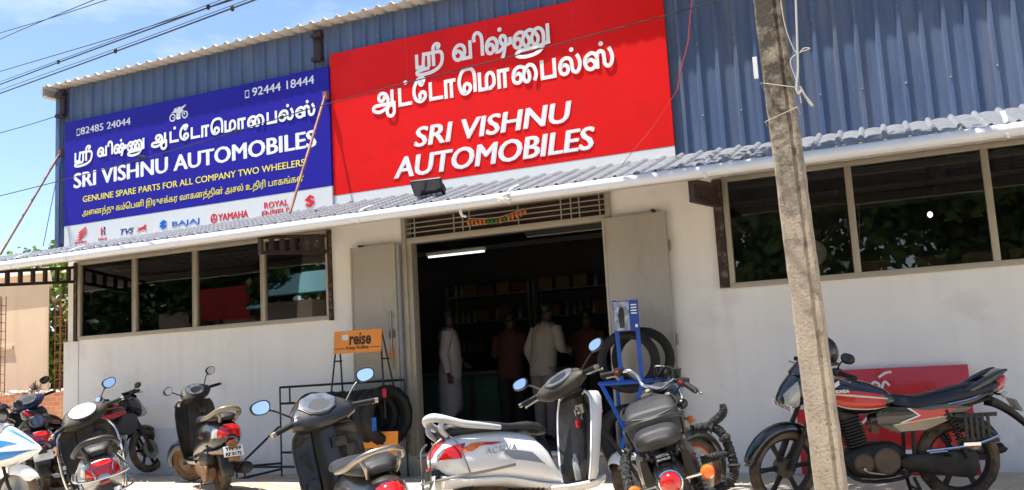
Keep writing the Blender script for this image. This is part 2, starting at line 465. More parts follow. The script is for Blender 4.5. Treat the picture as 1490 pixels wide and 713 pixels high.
def tag(o, label=None, category=None, group=None, kind=None):
    if label: o['label'] = label
    if category: o['category'] = category
    if group: o['group'] = group
    if kind: o['kind'] = kind
    return o
def thing(name, label, category, loc=(0, 0, 0), rot=(0, 0, 0), scale=1.0, group=None):
    o = bpy.data.objects.new(name, None); o.empty_display_size = .2
    o.location = loc; o.rotation_euler = rot; o.scale = (scale, scale, scale)
    C.objects.link(o); return tag(o, label, category, group)

def text_mb(body, size, M, bold=0.0, shear=0.0, ext=0.002, align='LEFT', fitw=None, spacing=1.0):
    """lettering from Blender's built-in font as mesh data, laid in the local XY plane of M"""
    cu = bpy.data.curves.new('lettering', 'FONT')
    cu.body = body; cu.size = size; cu.offset = bold; cu.shear = shear; cu.extrude = ext; cu.align_x = align; cu.space_character = spacing
    cu.resolution_u = 3
    o = bpy.data.objects.new('lettering', cu); C.objects.link(o)
    dg = bpy.context.evaluated_depsgraph_get(); dg.update()
    me = bpy.data.meshes.new_from_object(o.evaluated_get(dg))
    vs = [v.co.copy() for v in me.vertices]; fs = [tuple(p.vertices) for p in me.polygons]
    bpy.data.objects.remove(o); bpy.data.curves.remove(cu); bpy.data.meshes.remove(me)
    if fitw and vs:
        x0 = min(v.x for v in vs); x1 = max(v.x for v in vs); k = fitw/(x1-x0)
        for v in vs: v.x = (v.x-x0)*k
    mb = MB(); mb.add(vs, fs, M); return mb

# ================================================================ SETTING
F = 9.46                                   # the facade plane
def at(px, py, Y):
    """world point on the plane y = Y seen at a pixel of the 1490 px wide photograph (used to string wires)"""
    M = cam.matrix_world
    d = M.to_3x3() @ Vector(((px-745)/1300, -(py-356.5)/1300, -1))
    return Vector((0, 0, CAM_H)) + d*(Y/d.y)

def wb(mb, name, m, root, **k):
    """build in world coordinates, then parent to a root that stands elsewhere"""
    o = mb.build(name, m, None, **k)
    o.parent = root
    L = Vector(root.location) if root.parent is None else Vector((0, 0, 0))
    o.matrix_parent_inverse = Matrix.Translation(-L)
    return o

# ground, forecourt, road
g = MB(); n = 60
g.grid([[(-300 + 600*i/n, -300 + 600*j/n, 0) for i in range(n+1)] for j in range(n+1)])
tag(g.build('ground', 'sand_ground'), kind='structure')
g = MB(); rows = []
for j in range(21):
    y = 4.6 + (F - 4.6)*j/20
    sm_ = lambda a, b, q: (lambda u: u*u*(3-2*u))(min(1, max(0, (q-a)/(b-a))))
    zf = .05*sm_(5.0, 7.2, y)*(1-sm_(8.4, 9.35, y))           # the forecourt falls to the road and, a little, back to the wall
    rows.append([(-16 + 22*i/90, y + (.12*sin(i*.7) + .1*sin(i*1.9+2) if j == 0 else 0), .006 + zf + .004*sin(i*1.3+j)*(j/20)) for i in range(91)])
g.grid(rows)
tag(g.build('forecourt', 'concrete_ground'), kind='structure')
g = MB(); g.grid([[(-300, -5.5, .008), (300, -5.5, .008)], [(-300, 1.5, .008), (300, 1.5, .008)]])
tag(g.build('road', 'asphalt'), kind='structure')

# ---------------------------------------------------------------- shop building
B = thing('shop_building', 'long shop building with white walls, blue ribbed upper cladding, open grey door and dark windows', 'building', (-4.7, F, 0))
m = MB()
m.box(-11.2, -10.98, F, F+.22, 1.9, 3.4); m.box(-11.27, -10.98, F-.012, F+.22, 0, 1.9)
m.box(-10.98, -6.57, F, F+.22, 0, 1.92); m.box(-10.98, -6.57, F, F+.22, 3.05, 3.4)
m.box(-6.57, -5.45, F, F+.22, 0, 3.4)
m.box(-5.45, -2.85, F, F+.22, 0, .23); m.box(-5.45, -2.85, F, F+.22, 3.10, 3.4)
m.box(-2.85, -1.60, F, F+.22, 0, 3.4)
m.box(-1.60, 3.30, F, F+.22, 0, 1.90); m.box(-1.60, 3.30, F, F+.22, 3.06, 3.4)
m.box(3.30, 5.2, F, F+.22, 0, 3.4)
m.box(-11.2, -10.98, F+.22, 15, 0, 5.6)
m.box(4.98, 5.2, F+.22, 15, 0, 5.6)
wb(m, 'wall', 'plaster', B)
m = MB(); m.box(-5.40, -2.90, F-.16, F-.002, 0, .20)
wb(m, 'door_step', 'concrete_ground', B, bevel=.012)
m = MB(); m.box(-10.98, 4.98, 14.6, 14.75, .24, 3.4); m.box(-10.96, -10.94, F+.24, 14.6, .24, 3.4); m.box(4.94, 4.96, F+.24, 14.6, .24, 3.4)
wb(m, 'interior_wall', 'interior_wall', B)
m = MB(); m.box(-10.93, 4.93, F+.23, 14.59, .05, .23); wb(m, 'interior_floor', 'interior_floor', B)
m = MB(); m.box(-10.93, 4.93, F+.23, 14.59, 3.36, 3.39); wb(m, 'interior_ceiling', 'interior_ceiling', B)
m = MB()
for k in range(9): m.box(-10.5+k*1.85, -10.44+k*1.85, F+.24, 14.5, 3.2, 3.355)
for k in range(3): m.box(-10.9, 4.9, 10.6+k*1.4, 10.66+k*1.4, 3.12, 3.195)
wb(m, 'ceiling_beam', 'shelf_steel', B)

# blue ribbed cladding
m = MB(); prof = []
x = -11.36
while x < 5.3:
    for dx, dy in ((0, 0), (.022, -.030), (.050, -.030), (.072, 0), (.105, 0), (.109, -.002), (.113, 0), (.164, 0), (.168, -.002), (.172, 0)):
        prof.append((x+dx, F-.015+dy))
    x += .2
rows = [[(px_, py_, z) for px_, py_ in prof] for z in (3.36, 5.73)]
m.grid(rows)
cl = wb(m, 'upper_cladding', 'blue_sheet', B, ang=20)
m = MB(); m.box(-11.42, -11.335, F-.06, F+.10, 3.25, 5.72); m.box(-11.42, -11.40, F+.10, 15, 3.2, 5.72)
wb(m, 'corner_flashing', 'blue_sheet', B)
m = MB()
for z in (3.75, 4.55, 5.45):
    for k in range(0, 83, 2): m.ell((-11.36+.036+k*.2, F-.047, z + .01*((k*7) % 5)), .009, .007, .009, 8)
wb(m, 'cladding_screw', 'chrome_dull', B)

# roof sheet with ribs; its edge hangs out over the cladding
m = MB(); rows = []
for (y, z) in ((F-.235, 5.735), (F+.1, 5.75), (15.2, 6.6)):
    row = []; x = -11.45
    while x < 5.4:
        for dx, dz in ((0, 0), (.03, .034), (.055, .034), (.085, 0), (.14, 0)):
            row.append((x+dx, y, z+dz))
        x += .2
    rows.append(row)
m.grid(rows); wb(m, 'roof', 'roof_sheet', B, ang=20, sol=.004)
m = MB(); m.box(-11.50, -11.47, F-.245, 15.2, 5.585, 5.75); m.box(-11.47, -11.40, F-.245, 15.2, 5.585, 5.60)
wb(m, 'roof_edge_trim', 'roof_sheet', B)
for bx in (-11.27, -6.62, -1.9, 3.0):
    m = MB(); m.box(bx-.05, bx+.05, F-.075, F-.052, 5.28, 5.70); m.box(bx-.05, bx+.10, F-.16, F-.076, 5.26, 5.31); m.box(bx-.05, bx+.10, F-.16, F-.076, 5.58, 5.63)
    wb(m, 'purlin_bracket', 'maroon_steel', B)

# windows
prnd = random.Random(31)
def window(x0, x1, z0, z1, mull, name='window'):
    m = MB(); y0, y1 = F-.035, F+.03; w = .055
    m.box(x0, x1, y0, y1, z0, z0+w); m.box(x0, x1, y0, y1, z1-w, z1)
    m.box(x0, x0+w, y0, y1, z0+w, z1-w); m.box(x1-w, x1, y0, y1, z0+w, z1-w)
    fr = wb(m, name, 'alu', B, bevel=.006)
    xs = [x0+w] + list(mull) + [x1-w]
    for q in mull:
        m = MB(); m.box(q-.032, q+.032, y0-.004, y1, z0+w, z1-w); m.box(q-.032, q-.022, y0-.012, y0-.005, z0+w, z1-w)
        wb(m, 'mullion', 'alu', fr, bevel=.005)
    for a, b in zip(xs, xs[1:]):
        m = MB(); Mt = T((a+b)/2, F-.001, (z0+z1)/2) @ RZ(R(prnd.uniform(-.45, .45))) @ RX(R(prnd.uniform(-.5, .5))); m.box(-(b-a)/2+.012, (b-a)/2-.012, -.003, .003, -(z1-z0)/2+w-.004, (z1-z0)/2-w+.004, Mt)
        wb(m, 'pane', 'window_glass', fr)
    return fr
window(-10.975, -6.575, 1.91, 3.06, (-9.87, -8.77, -7.62))
window(-1.595, 3.29, 1.89, 3.07, (-.345, .875, 2.08))
for (x0, x1) in ((-11.045, -10.985), (-6.59, -6.545), (-1.70, -1.605)):
    m = MB(); m.box(x0, x1, F-.045, F+.01, 1.90, 3.05)
    wb(m, 'window_post', 'peeling_wood', B)

# door: frame, transom grille, two leaves folded back
m = MB()
m.box(-5.50, -5.44, F-.05, F+.08, .22, 3.10); m.box(-5.44, -5.38, F-.02, F+.12, .22, 2.76)
m.box(-2.89, -2.83, F-.05, F+.08, .22, 3.10); m.box(-5.44, -2.89, F-.03, F+.08, 2.755, 2.825); m.box(-5.44, -2.89, F-.03, F+.08, 3.07, 3.10)
wb(m, 'door_frame', 'alu', B, bevel=.004)
m = MB()
for z in (2.885, 2.945, 3.005): m.box(-5.44, -2.89, F+.0, F+.012, z-.006, z+.006)
for x in (-5.33, -4.79, -4.67, -4.58, -3.95, -3.42, -3.3, -3.2, -2.96): m.box(x-.006, x+.006, F-.012, F-.001, 2.826, 3.069)
gr = wb(m, 'transom_grille', 'alu', B)
m = MB(); m.box(-5.44, -2.89, F+.10, F+.11, 2.80, 3.10); wb(m, 'transom_board', 'maroon_steel', B)
def leaf(x0, x1, mt, hx):
    m = MB(); m.box(x0, x1, F-.105, F-.07, .27, 2.77)
    d = wb(m, 'door_leaf', mt, B, bevel=.006)
    m = MB(); w = .03
    m.box(x0+.01, x0+w, F-.113, F-.106, .29, 2.75); m.box(x1-w, x1-.01, F-.113, F-.106, .29, 2.75)
    m.box(x0+w, x1-w, F-.113, F-.106, 1.45, 1.48); m.box(x0+w, x1-w, F-.113, F-.106, .29, .33)
    wb(m, 'leaf_stiffener', mt, d)
    m = MB()
    for z in (.6, 1.4, 2.4): m.tube([(hx, F-.085, z-.06), (hx, F-.085, z+.06)], .012, 8)
    wb(m, 'hinge', 'chrome_dull', d)
    return d
d1 = leaf(-6.21, -5.56, 'door_grey', -5.535)
m = MB(); m.tube([(-5.64, F-.12, 1.25), (-5.64, F-.12, 1.95)], .010, 8); m.box(-5.68, -5.60, F-.122, F-.114, 1.62, 1.72); m.box(-5.67, -5.61, F-.122, F-.114, 1.3, 1.38); m.box(-5.67, -5.61, F-.122, F-.114, 1.86, 1.92)
wb(m, 'bolt', 'chrome_dull', d1)
m = MB(); m.box(-5.665, -5.615, F-.155, F-.13, 1.40, 1.455); m.tube([(-5.655, F-.142, 1.45), (-5.655, F-.142, 1.49), (-5.64, F-.142, 1.505), (-5.625, F-.142, 1.49), (-5.625, F-.142, 1.45)], .005, 6)
wb(m, 'padlock', 'garland_orange', d1, bevel=.004)
leaf(-2.92, -2.20, 'door_grey', -2.185)
m = MB(); m.box(-5.55, -5.51, F-.10, F-.052, .23, 2.75); wb(m, 'door_post', 'door_steel', B)
m = MB(); m.box(-6.10, -6.07, F-.09, F-.001, 2.775, 2.80); m.box(-2.36, -2.33, F-.09, F-.001, 2.785, 2.81); wb(m, 'door_stop', 'maroon_steel', B)

# smooth painted lower panel, left part of the wall
pts = [(-10.95, .015), (-9.20, .015), (-9.12, .09), (-9.12, .62), (-10.95, .62)]
pn = MB(); pn.prism(pts, 0, .012, Matrix.Translation((0, F-.002, 0)) @ RX(pi/2))
p_ = pn.build('sheet_panel', 'plaster_dado', bevel=.003)
tag(p_, 'pale grey flat sheet standing against the foot of the white wall behind the bikes', 'panel')

# ---------------------------------------------------------------- awning
A0, A1 = (F-.04, 3.30), (8.12, 2.93)
def back_z(x): return 3.268 + .072*min(1, max(0, (x+11.5)/5.5)) + .01*min(1, max(0, (x+6)/3))   # the sheet's back edge is fixed a little lower at the left
m = MB()
xs = []; x = -12.6
while x < 5.0:
    for dx, dh in ((0, 0), (.005, .016), (.014, .030), (.028, .035), (.042, .030), (.051, .016), (.056, 0), (.09, .008), (.128, .012), (.166, .008)): xs.append((x+dx, dh))
    x += .2
rows = []; NS = 17
for k in range(NS):
    for t, st_ in ((k/NS, -.004), ((k+.93)/NS, .013)):
        y = A0[0] + (A1[0]-A0[0])*t
        rows.append([(q, y, back_z(q) + (A1[1]-back_z(q))*t + dh + st_) for q, dh in xs])
m.grid(rows)
aw = wb(m, 'awning', 'tile_sheet', B, ang=25, sol=.003)
m = MB(); m.tube([(-12.62, 8.065, 2.88), (-6, 8.065, 2.885), (5.0, 8.065, 2.89)], .055, 16)
wb(m, 'gutter', 'gutter', aw, ang=60)
def strap(x, lift=0.0):
    m = MB()
    ring = [(x, 8.065 + .059*cos(a), 2.885 + .059*sin(a)) for a in [R(d) for d in range(-150, 121, 18)]]
    ring += [(x+.01, 8.14, 2.995), (x+.015, 8.30, 3.05 + lift)]
    vs = []
    for q in ring: vs.append([(q[0]-.017, q[1], q[2]), (q[0]+.017, q[1], q[2])])
    m.grid(vs); wb(m, 'gutter_strap', 'white_board', aw, sol=.004)
for sx in (-10.55, -9.55, -5.22, -3.46, -1.50, .93): strap(sx, .05 if sx > 0 else 0)
m = MB(); m.box(-12.6, 5.0, 8.126, 8.136, 2.83, 2.932); m.box(-12.6, 5.0, 8.72, 8.76, 3.05, 3.085)  # rail, plus a front strip added to stop sunlight leaking past the gutter
wb(m, 'rail_and_sun_stop', 'roof_sheet', aw)
m = MB(); m.box(-12.6, 5.0, 8.121, 8.1255, 2.925, 2.956); wb(m, 'ridge_closer', 'tile_sheet', aw)
m = MB(); m.tube([(-4.02, 8.10, 2.87), (-4.02, 8.10, 2.80), (-4.02, 8.13, 2.775), (-4.0, 8.17, 2.77)], .016, 8); wb(m, 'gutter_spout', 'gutter', aw)
m = MB()
for k in range(9): m.ell((-3.47+random.uniform(-.06, .06), 8.02, 2.88+random.uniform(-.03, .03)), .04, .03, .03, 8)
wb(m, 'gutter_patch', 'polybag', aw)
for tx in (-11.05, -6.62, -1.66, 3.35):
    m = MB()
    def q(y, top): return (2.755 if not top else 2.965) + (y-F)*(.095 if not top else .12)
    def bar(ya, za, yb, zb, w, mm):
        mm.loft([[(tx-.025, ya, za), (tx+.025, ya, za), (tx+.025, ya, za+w), (tx-.025, ya, za+w)], [(tx-.025, yb, zb), (tx+.025, yb, zb), (tx+.025, yb, zb+w), (tx-.025, yb, zb+w)]])
    bar(F-.05, q(F-.05, 0), 8.15, q(8.15, 0), .042, m); bar(F-.05, q(F-.05, 1), 8.15, q(8.15, 1), .042, m)
    for k in range(7):
        y = 9.36 - k*.195
        m.box(tx-.023, tx+.023, y-.045, y, q(y, 0)+.043, q(y, 1)-.002)
    wb(m, 'awning_truss', 'maroon_steel', aw)
for (a, b) in (((-6.47, F-.16, 4.76), (-6.50, 8.56, 3.15)), ((-11.32, F-.07, 4.72), (-11.33, 8.46, 3.12)), ((-1.55, F-.07, 4.7), (-1.55, 8.5, 3.1)) if False else ((-11.30, F-.05, 4.74), (-11.10, 8.95, 3.26))):
    m = MB(); thin = b[1] > 8.9
    m.tube([a, b], .006 if thin else .017, 8)
    if not thin: m.box(a[0]-.03, a[0]+.03, a[1]-.01, a[1]+.05, a[2]-.03, a[2]+.06)
    wb(m, 'awning_wire' if thin else 'awning_strut', 'logo_blue' if thin else 'strut_pipe', aw)

# ---------------------------------------------------------------- signs
def onboard(Y, z=0): return Matrix.Translation((0, Y, z)) @ RX(pi/2)
def tx(body, x0, x1, z, h, Y, name, mt, root, bold=.02, shear=0.0, ext=.0012):
    """a line of lettering with its left end at x0, right end at x1, baseline z, cap height h"""
    M = Matrix.Translation((x0, Y, z)) @ RX(pi/2)
    size = h/.70
    mb = text_mb(body, size, M, bold=0.0, shear=shear, ext=ext, fitw=x1-x0)
    if bold > 0:        # heavier face: the same letters again, a hair to each side and a hair lower in relief
        base = (list(mb.v), list(mb.f))
        for k, (dx, dz) in enumerate(((-.022, 0), (.022, 0), (-.011, .008), (.011, .008), (-.011, -.008), (.011, -.008))): mb.add([p + Vector((dx*size*(bold/.035), .0005*(k+1), dz*size*(bold/.035))) for p in base[0]], base[1])
    return wb(mb, name, mt, root, flat=True)

RS = thing('shop_sign', 'big red shop sign with white raised lettering and a white strip along the bottom', 'sign', (-4.2, F-.08, 3.2))
YR = F-.08
KR = 1.0077      # the sign stands this much deeper than the plane its layout was measured on
_kx = lambda x: x*KR
_kz = lambda z: CAM_H+(z-CAM_H)*KR
m = MB(); m.box(_kx(-6.385), _kx(-2.035), YR, F-.05, _kz(3.455), _kz(5.30)); wb(m, 'sign_face', 'red_board', RS)
m = MB(); m.box(_kx(-6.385), _kx(-2.035), YR+.002, F-.05, _kz(3.20), _kz(3.455)-.002); wb(m, 'lower_strip', 'white_board', RS)
for sx0 in (-5.3, -4.2, -3.1):
    m = MB(); m.box(sx0, sx0+.004, YR-.0008, YR+.01, _kz(3.46), _kz(5.29)); wb(m, 'sheet_seam', 'decal_red', RS)
YL = YR-.004
tx('SRI VISHNU', _kx(-5.19), _kx(-3.17), _kz(3.905), .24, YL, 'lettering', 'letter_white', RS, .055, .18, .003)
tx('AUTOMOBILES', _kx(-5.49), _kx(-2.92), _kz(3.555), .255, YL, 'lettering', 'letter_white', RS, .055, .18, .003)

BS = thing('shop_sign', 'wide blue shop sign with white and yellow lettering and vehicle maker logos below', 'sign', (-8.8, F-.10, 3.2))
YB = F-.105
m = MB(); m.box(-11.17, -6.445, YB, F-.05, 3.60, 5.17); wb(m, 'sign_face', 'blue_board', BS)
m = MB(); m.box(-11.17, -6.445, YB+.002, F-.05, 3.22, 3.598); wb(m, 'lower_strip', 'white_board', BS)
YT = YB-.0015
tx('82485 24044', -10.84, -9.86, 4.94, .105, YT, 'phone_number', 'letter_white', BS, .02)
tx('92444 18444', -7.67, -6.67, 4.98, .115, YT, 'phone_number', 'letter_white', BS, .02)
for x, z in ((-10.92, 4.93), (-7.79, 4.97)):
    m = MB(); M = onboard(YT)
    for a in ((0, .006, 0, .105), (.062, .068, 0, .105), (.006, .062, 0, .016), (.006, .062, .095, .105)): m.prism([(x+a[0], z+a[2]), (x+a[1], z+a[2]), (x+a[1], z+a[3]), (x+a[0], z+a[3])], 0, .004, M)
    wb(m, 'phone_icon', 'letter_white', BS, flat=True)
tx('SRI VISHNU AUTOMOBILES', -10.97, -6.67, 4.145, .22, YT, 'lettering', 'letter_white', BS, .06)
tx('GENUINE SPARE PARTS FOR ALL COMPANY TWO WHEELERS', -10.79, -6.85, 3.915, .09, YT, 'lettering', 'letter_yellow', BS, .016)
TAM = 'அ\u0bc8னத்து கம்\u0bc6பனி இருசக்கர வாகனத்தின் அசல் உதிரி பாகங்கள்'
tx(TAM, -10.80, -6.87, 3.715, .085, YT, 'lettering', 'letter_yellow', BS, .012)

# Tamil headline drawn as strokes: each glyph is a list of (points, smooth) in x-height units
def gl(ox, base, u, *strokes): return [([((x-ox)/u, (base-y)/u) for x, y in s[0]], s[1]) for s in strokes]
VA = [(288, 125), (312, 113), (338, 125), (345, 143), (330, 160), (308, 163), (285, 148), (280, 120), (295, 95), (322, 82), (350, 86), (368, 103), (370, 130), (355, 162)]
GL = {
 'va': (1.62, gl(277, 167, 90, (VA, 1), ([(355, 162), (417, 162)], 0), ([(417, 162), (417, 77)], 0))),
 'i': (.92, gl(447, 697, 90, ([(457, 612), (452, 590), (465, 568), (490, 565), (512, 585), (518, 620), (518, 655), (518, 697)], 1))),
 'sha': (2.18, gl(508, 167, 90, ([(518, 125), (540, 113), (563, 125), (565, 150), (545, 163), (520, 155), (512, 125), (525, 95), (555, 82), (582, 90), (596, 112), (592, 145), (580, 162)], 1), ([(580, 162), (615, 162), (650, 140), (668, 108), (655, 84), (632, 84), (624, 105), (640, 128), (670, 135), (702, 128)], 1), ([(702, 130), (702, 106)], 0), ([(662, 135), (650, 175), (635, 205)], 1))),
 'nnu': (3.35, gl(740, 167, 90, ([(750, 125), (775, 113), (797, 125), (800, 148), (780, 163), (752, 155), (744, 120), (760, 95), (790, 82), (825, 90), (855, 115), (865, 140), (850, 163), (828, 160), (815, 135), (825, 105), (855, 83), (890, 85), (925, 115), (933, 140), (920, 163), (897, 160), (885, 135), (895, 105), (915, 85), (945, 82), (972, 105), (975, 150), (960, 190), (920, 213), (850, 222), (785, 216), (765, 200), (790, 186), (850, 182), (940, 178), (1010, 165)], 1), ([(1010, 168), (1010, 77)], 0))),
 'aa': (2.12, gl(735, 432, 90, ([(822, 358), (828, 372), (810, 386), (788, 380), (785, 358), (805, 345), (835, 350), (855, 375), (855, 405), (830, 435), (785, 447), (745, 437), (740, 420), (760, 410), (800, 409), (860, 409), (893, 409)], 1), ([(893, 342), (893, 420)], 0), ([(893, 415), (868, 422), (850, 445), (858, 472), (884, 480), (905, 465), (908, 440), (908, 400)], 1))),
 'tta': (1.10, gl(1207, 167, 90, ([(1214, 77), (1214, 162)], 0), ([(1214, 162), (1298, 162)], 0))),
 'ee': (1.18, gl(45, 697, 90, ([(122, 592), (108, 604), (94, 592), (102, 570), (85, 570), (56, 605), (49, 640), (60, 675), (85, 692), (112, 692), (136, 674), (132, 650), (112, 645), (95, 660), (100, 682)], 1), ([(102, 570), (120, 566), (132, 578), (122, 592)], 1))),
 'aa_sign': (1.0, gl(0, 0, 1, ([(.08, 0), (.08, -.95)], 0), ([(.08, -.95), (.80, -.95)], 0), ([(.55, -.95), (.55, 0)], 0))),
 'e': (1.42, gl(1203, 432, 90, ([(1320, 432), (1320, 345), (1305, 310), (1270, 300), (1230, 312), (1208, 350), (1208, 390), (1225, 425), (1258, 432), (1285, 415), (1285, 392), (1262, 380), (1242, 395), (1245, 425)], 1))),
 'ma': (1.36, gl(48, 432, 90, ([(55, 342), (55, 427)], 0), ([(55, 427), (130, 427)], 0), ([(130, 427), (156, 410), (160, 380), (150, 353), (130, 345), (112, 355), (106, 380), (106, 432)], 1))),
 'ai': (2.0, gl(277, 697, 90, ([(288, 655), (312, 643), (332, 655), (330, 685), (308, 693), (285, 683), (280, 650), (295, 622), (325, 610), (355, 617), (385, 640), (395, 670), (385, 692), (365, 692), (353, 665), (365, 630), (395, 610), (425, 620), (440, 650), (440, 675), (428, 697)], 1))),
 'pa': (1.20, gl(280, 432, 90, ([(287, 342), (287, 427)], 0), ([(287, 427), (372, 427)], 0), ([(372, 427), (372, 342)], 0))),
 'la': (1.68, gl(508, 432, 90, ([(518, 390), (540, 380), (562, 390), (565, 415), (545, 428), (520, 420), (512, 390), (525, 360), (555, 347), (585, 358), (594, 385), (598, 415), (620, 428), (640, 415), (648, 385), (640, 355), (628, 338)], 1))),
 'sa': (2.20, gl(45, 167, 90, ([(50, 130), (80, 113), (110, 128), (113, 150), (90, 163), (62, 155), (48, 125), (57, 98), (90, 82), (118, 90), (130, 112), (130, 140), (130, 167)], 1), ([(130, 112), (135, 90), (152, 80), (172, 90), (177, 118), (180, 148), (200, 163), (222, 150), (230, 120), (222, 90), (210, 70)], 1))),
 'sri': (1.95, gl(0, 0, 1, ([(.02, -1.0), (.02, -.10)], 0), ([(.02, -.10), (.48, -.10)], 0), ([(.52, -1.05), (.44, -.10)], 0), ([(.52, -1.02), (1.55, -1.02)], 0), ([(.86, -1.02), (.86, -.10)], 0), ([(1.18, -1.02), (1.18, -.10)], 0), ([(1.22, -1.02), (1.18, -1.35), (1.35, -1.62), (1.58, -1.56), (1.56, -1.34), (1.40, -1.34)], 1), ([(1.45, -1.02), (1.72, -.92), (1.80, -.5), (1.66, .05), (1.2, .40), (.5, .52), (.08, .45), (.06, .25), (.35, .16), (.9, .10)], 1))),
}
def glyphs(seq, x0, x1, z, xh, Y, r, mt, root, name='lettering'):
    """seq of glyph names ('.' after a name puts a dot above it, ' ' is a gap), scaled to span x0..x1"""
    w = 0; items = []
    for s in seq:
        if s == ' ': w += .75; continue
        d = s.endswith('.'); k = s.rstrip('.'); items.append((k, w, d)); w += GL[k][0] + .20
    w -= .20; kx = (x1-x0)/w; m = MB()
    lift = 0
    for k, ox, d in items:
        cnt = 0
        for pts, sm in GL[k][1]:
            P = [(x0+(ox+a)*kx, Y, z+b*xh) for a, b in pts]; lift += 1
            P = smooth_pts(P, 5) if sm else [Vector(q) for q in P]
            if not sm:
                dv = (P[1]-P[0]).normalized()*r*.9; P = [P[0]-dv, P[1]+dv]
            rows = []
            for i, q in enumerate(P):
                t = (P[min(i+1, len(P)-1)]-P[max(i-1, 0)]).normalized(); nn = Vector((-t.z, 0, t.x)); q = q - Vector((0, .00012*cnt, 0)); cnt += 1
                rows.append([q+nn*r, q+nn*r+Vector((0, .003, 0)), q-nn*r+Vector((0, .003, 0)), q-nn*r])
            m.loft(rows)
        if d:
            cx = x0+(ox+GL[k][0]*.58)*kx
            m.lathe([(0, 0), (r*1.25, 0), (r*1.25, .004), (0, .004)], Matrix.Translation((cx, Y-.004, z+xh*1.38)) @ RX(-pi/2), 12)
    return wb(m, name, mt, root, flat=True)
W1 = ['sri']; W2 = ['va', 'i', 'sha.', 'nnu']; W3 = ['aa', 'tta.', 'ee', 'tta', 'aa_sign', 'e', 'ma', 'aa_sign', 'ai', 'pa', 'la.', 'sa.']
glyphs(W1, _kx(-5.12), _kx(-4.73), _kz(4.87), .165, YL, .022, 'letter_white', RS)
glyphs(W2, _kx(-4.61), _kx(-3.33), _kz(4.87), .20, YL, .022, 'letter_white', RS)
glyphs(W3, _kx(-5.76), _kx(-2.62), _kz(4.45), .205, YL, .022, 'letter_white', RS)
glyphs(W1, -10.95, -10.58, 4.53, .13, YT-.002, .017, 'letter_white', BS)
glyphs(W2, -10.49, -9.55, 4.55, .13, YT-.002, .017, 'letter_white', BS)
glyphs(W3, -9.45, -6.65, 4.56, .14, YT-.002, .018, 'letter_white', BS)

def polys(lst, name, mt, Y=None, root=None):
    m = MB(); M = onboard(Y if Y is not None else YT)
    for k, p in enumerate(lst): m.prism(p, .0003*k, .0015+.0003*k, M)
    return wb(m, name, mt, root or BS, flat=True)
def circ(cx, cz, r, n=16, r2=None): return [(cx+r*cos(2*pi*k/n), cz+(r2 or r)*sin(2*pi*k/n)) for k in range(n)]
def strokes(lst, name, mt, r, Y=None, root=None, closed=False):
    m = MB(); Y = Y if Y is not None else YT
    for s in lst:
        P = smooth_pts([(x, Y, z) for x, z in s], 4) if len(s) > 2 else [Vector((x, Y, z)) for x, z in s]
        rows = []
        for i, q in enumerate(P):
            t = (P[min(i+1, len(P)-1)]-P[max(i-1, 0)])
            if t.length < 1e-8: t = Vector((1, 0, 0))
            t.normalize(); nn = Vector((-t.z, 0, t.x))
            rows.append([q+nn*r, q+nn*r+Vector((0, .0014, 0)), q-nn*r+Vector((0, .0014, 0)), q-nn*r])
        m.loft(rows)
    return wb(m, name, mt, root or BS, flat=True)
# motorcycle picture
cx, cz = -8.96, 4.91
strokes([[(cx-.11+.048*cos(a), cz+.048*sin(a)) for a in [k*pi/8 for k in range(17)]], [(cx+.115+.045*cos(a), cz+.01+.045*sin(a)) for a in [k*pi/8 for k in range(17)]], [(cx+.115, cz+.01), (cx+.06, cz+.10), (cx+.02, cz+.13)], [(cx-.11, cz), (cx-.02, cz-.01), (cx+.04, cz+.02)]], 'motorcycle_picture', 'letter_white', .010)
polys([[(cx-.13, cz+.07), (cx-.05, cz+.06), (cx+.02, cz+.03), (cx+.07, cz+.05), (cx+.06, cz+.11), (cx+.01, cz+.14), (cx-.05, cz+.10)], [(cx+.05, cz+.10), (cx+.10, cz+.112), (cx+.14, cz+.145), (cx+.13, cz+.152), (cx+.06, cz+.13)], [(cx-.11, cz+.055), (cx-.075, cz+.12), (cx-.03, cz+.135), (cx-.05, cz+.09)], [(cx-.04, cz+.05), (cx+.03, cz+.03), (cx+.04, cz-.04), (cx-.03, cz-.04)]], 'motorcycle_picture', 'letter_white')
# maker logos on the white strip
def wing(x, z, i): return [(x+.01+.02*i, z+.035*i), (x+.09, z+.035*i+.012), (x+.26-.012*i, z+.10+.028*i), (x+.235, z+.078+.03*i), (x+.10, z+.035*i-.012)]
polys([wing(-10.95, 3.365, i) for i in range(4)], 'maker_logo', 'logo_red')
tx('HONDA', -10.95, -10.71, 3.315, .03, YT, 'maker_name', 'logo_red', BS, .03)
polys([[(-10.43, 3.385), (-10.40, 3.385), (-10.40, 3.49), (-10.43, 3.50)], [(-10.40, 3.43), (-10.375, 3.43), (-10.375, 3.455), (-10.40, 3.455)]], 'maker_logo', 'logo_red')
polys([[(-10.375, 3.455), (-10.345, 3.46), (-10.345, 3.50), (-10.375, 3.51)], [(-10.365, 3.385), (-10.345, 3.385), (-10.345, 3.44), (-10.365, 3.44)]], 'maker_logo', 'logo_navy')
tx('Hero', -10.48, -10.31, 3.315, .04, YT, 'maker_name', 'logo_red', BS, .01)
tx('TVS', -10.05, -9.80, 3.355, .08, YT, 'maker_name', 'logo_navy', BS, .035, .3)
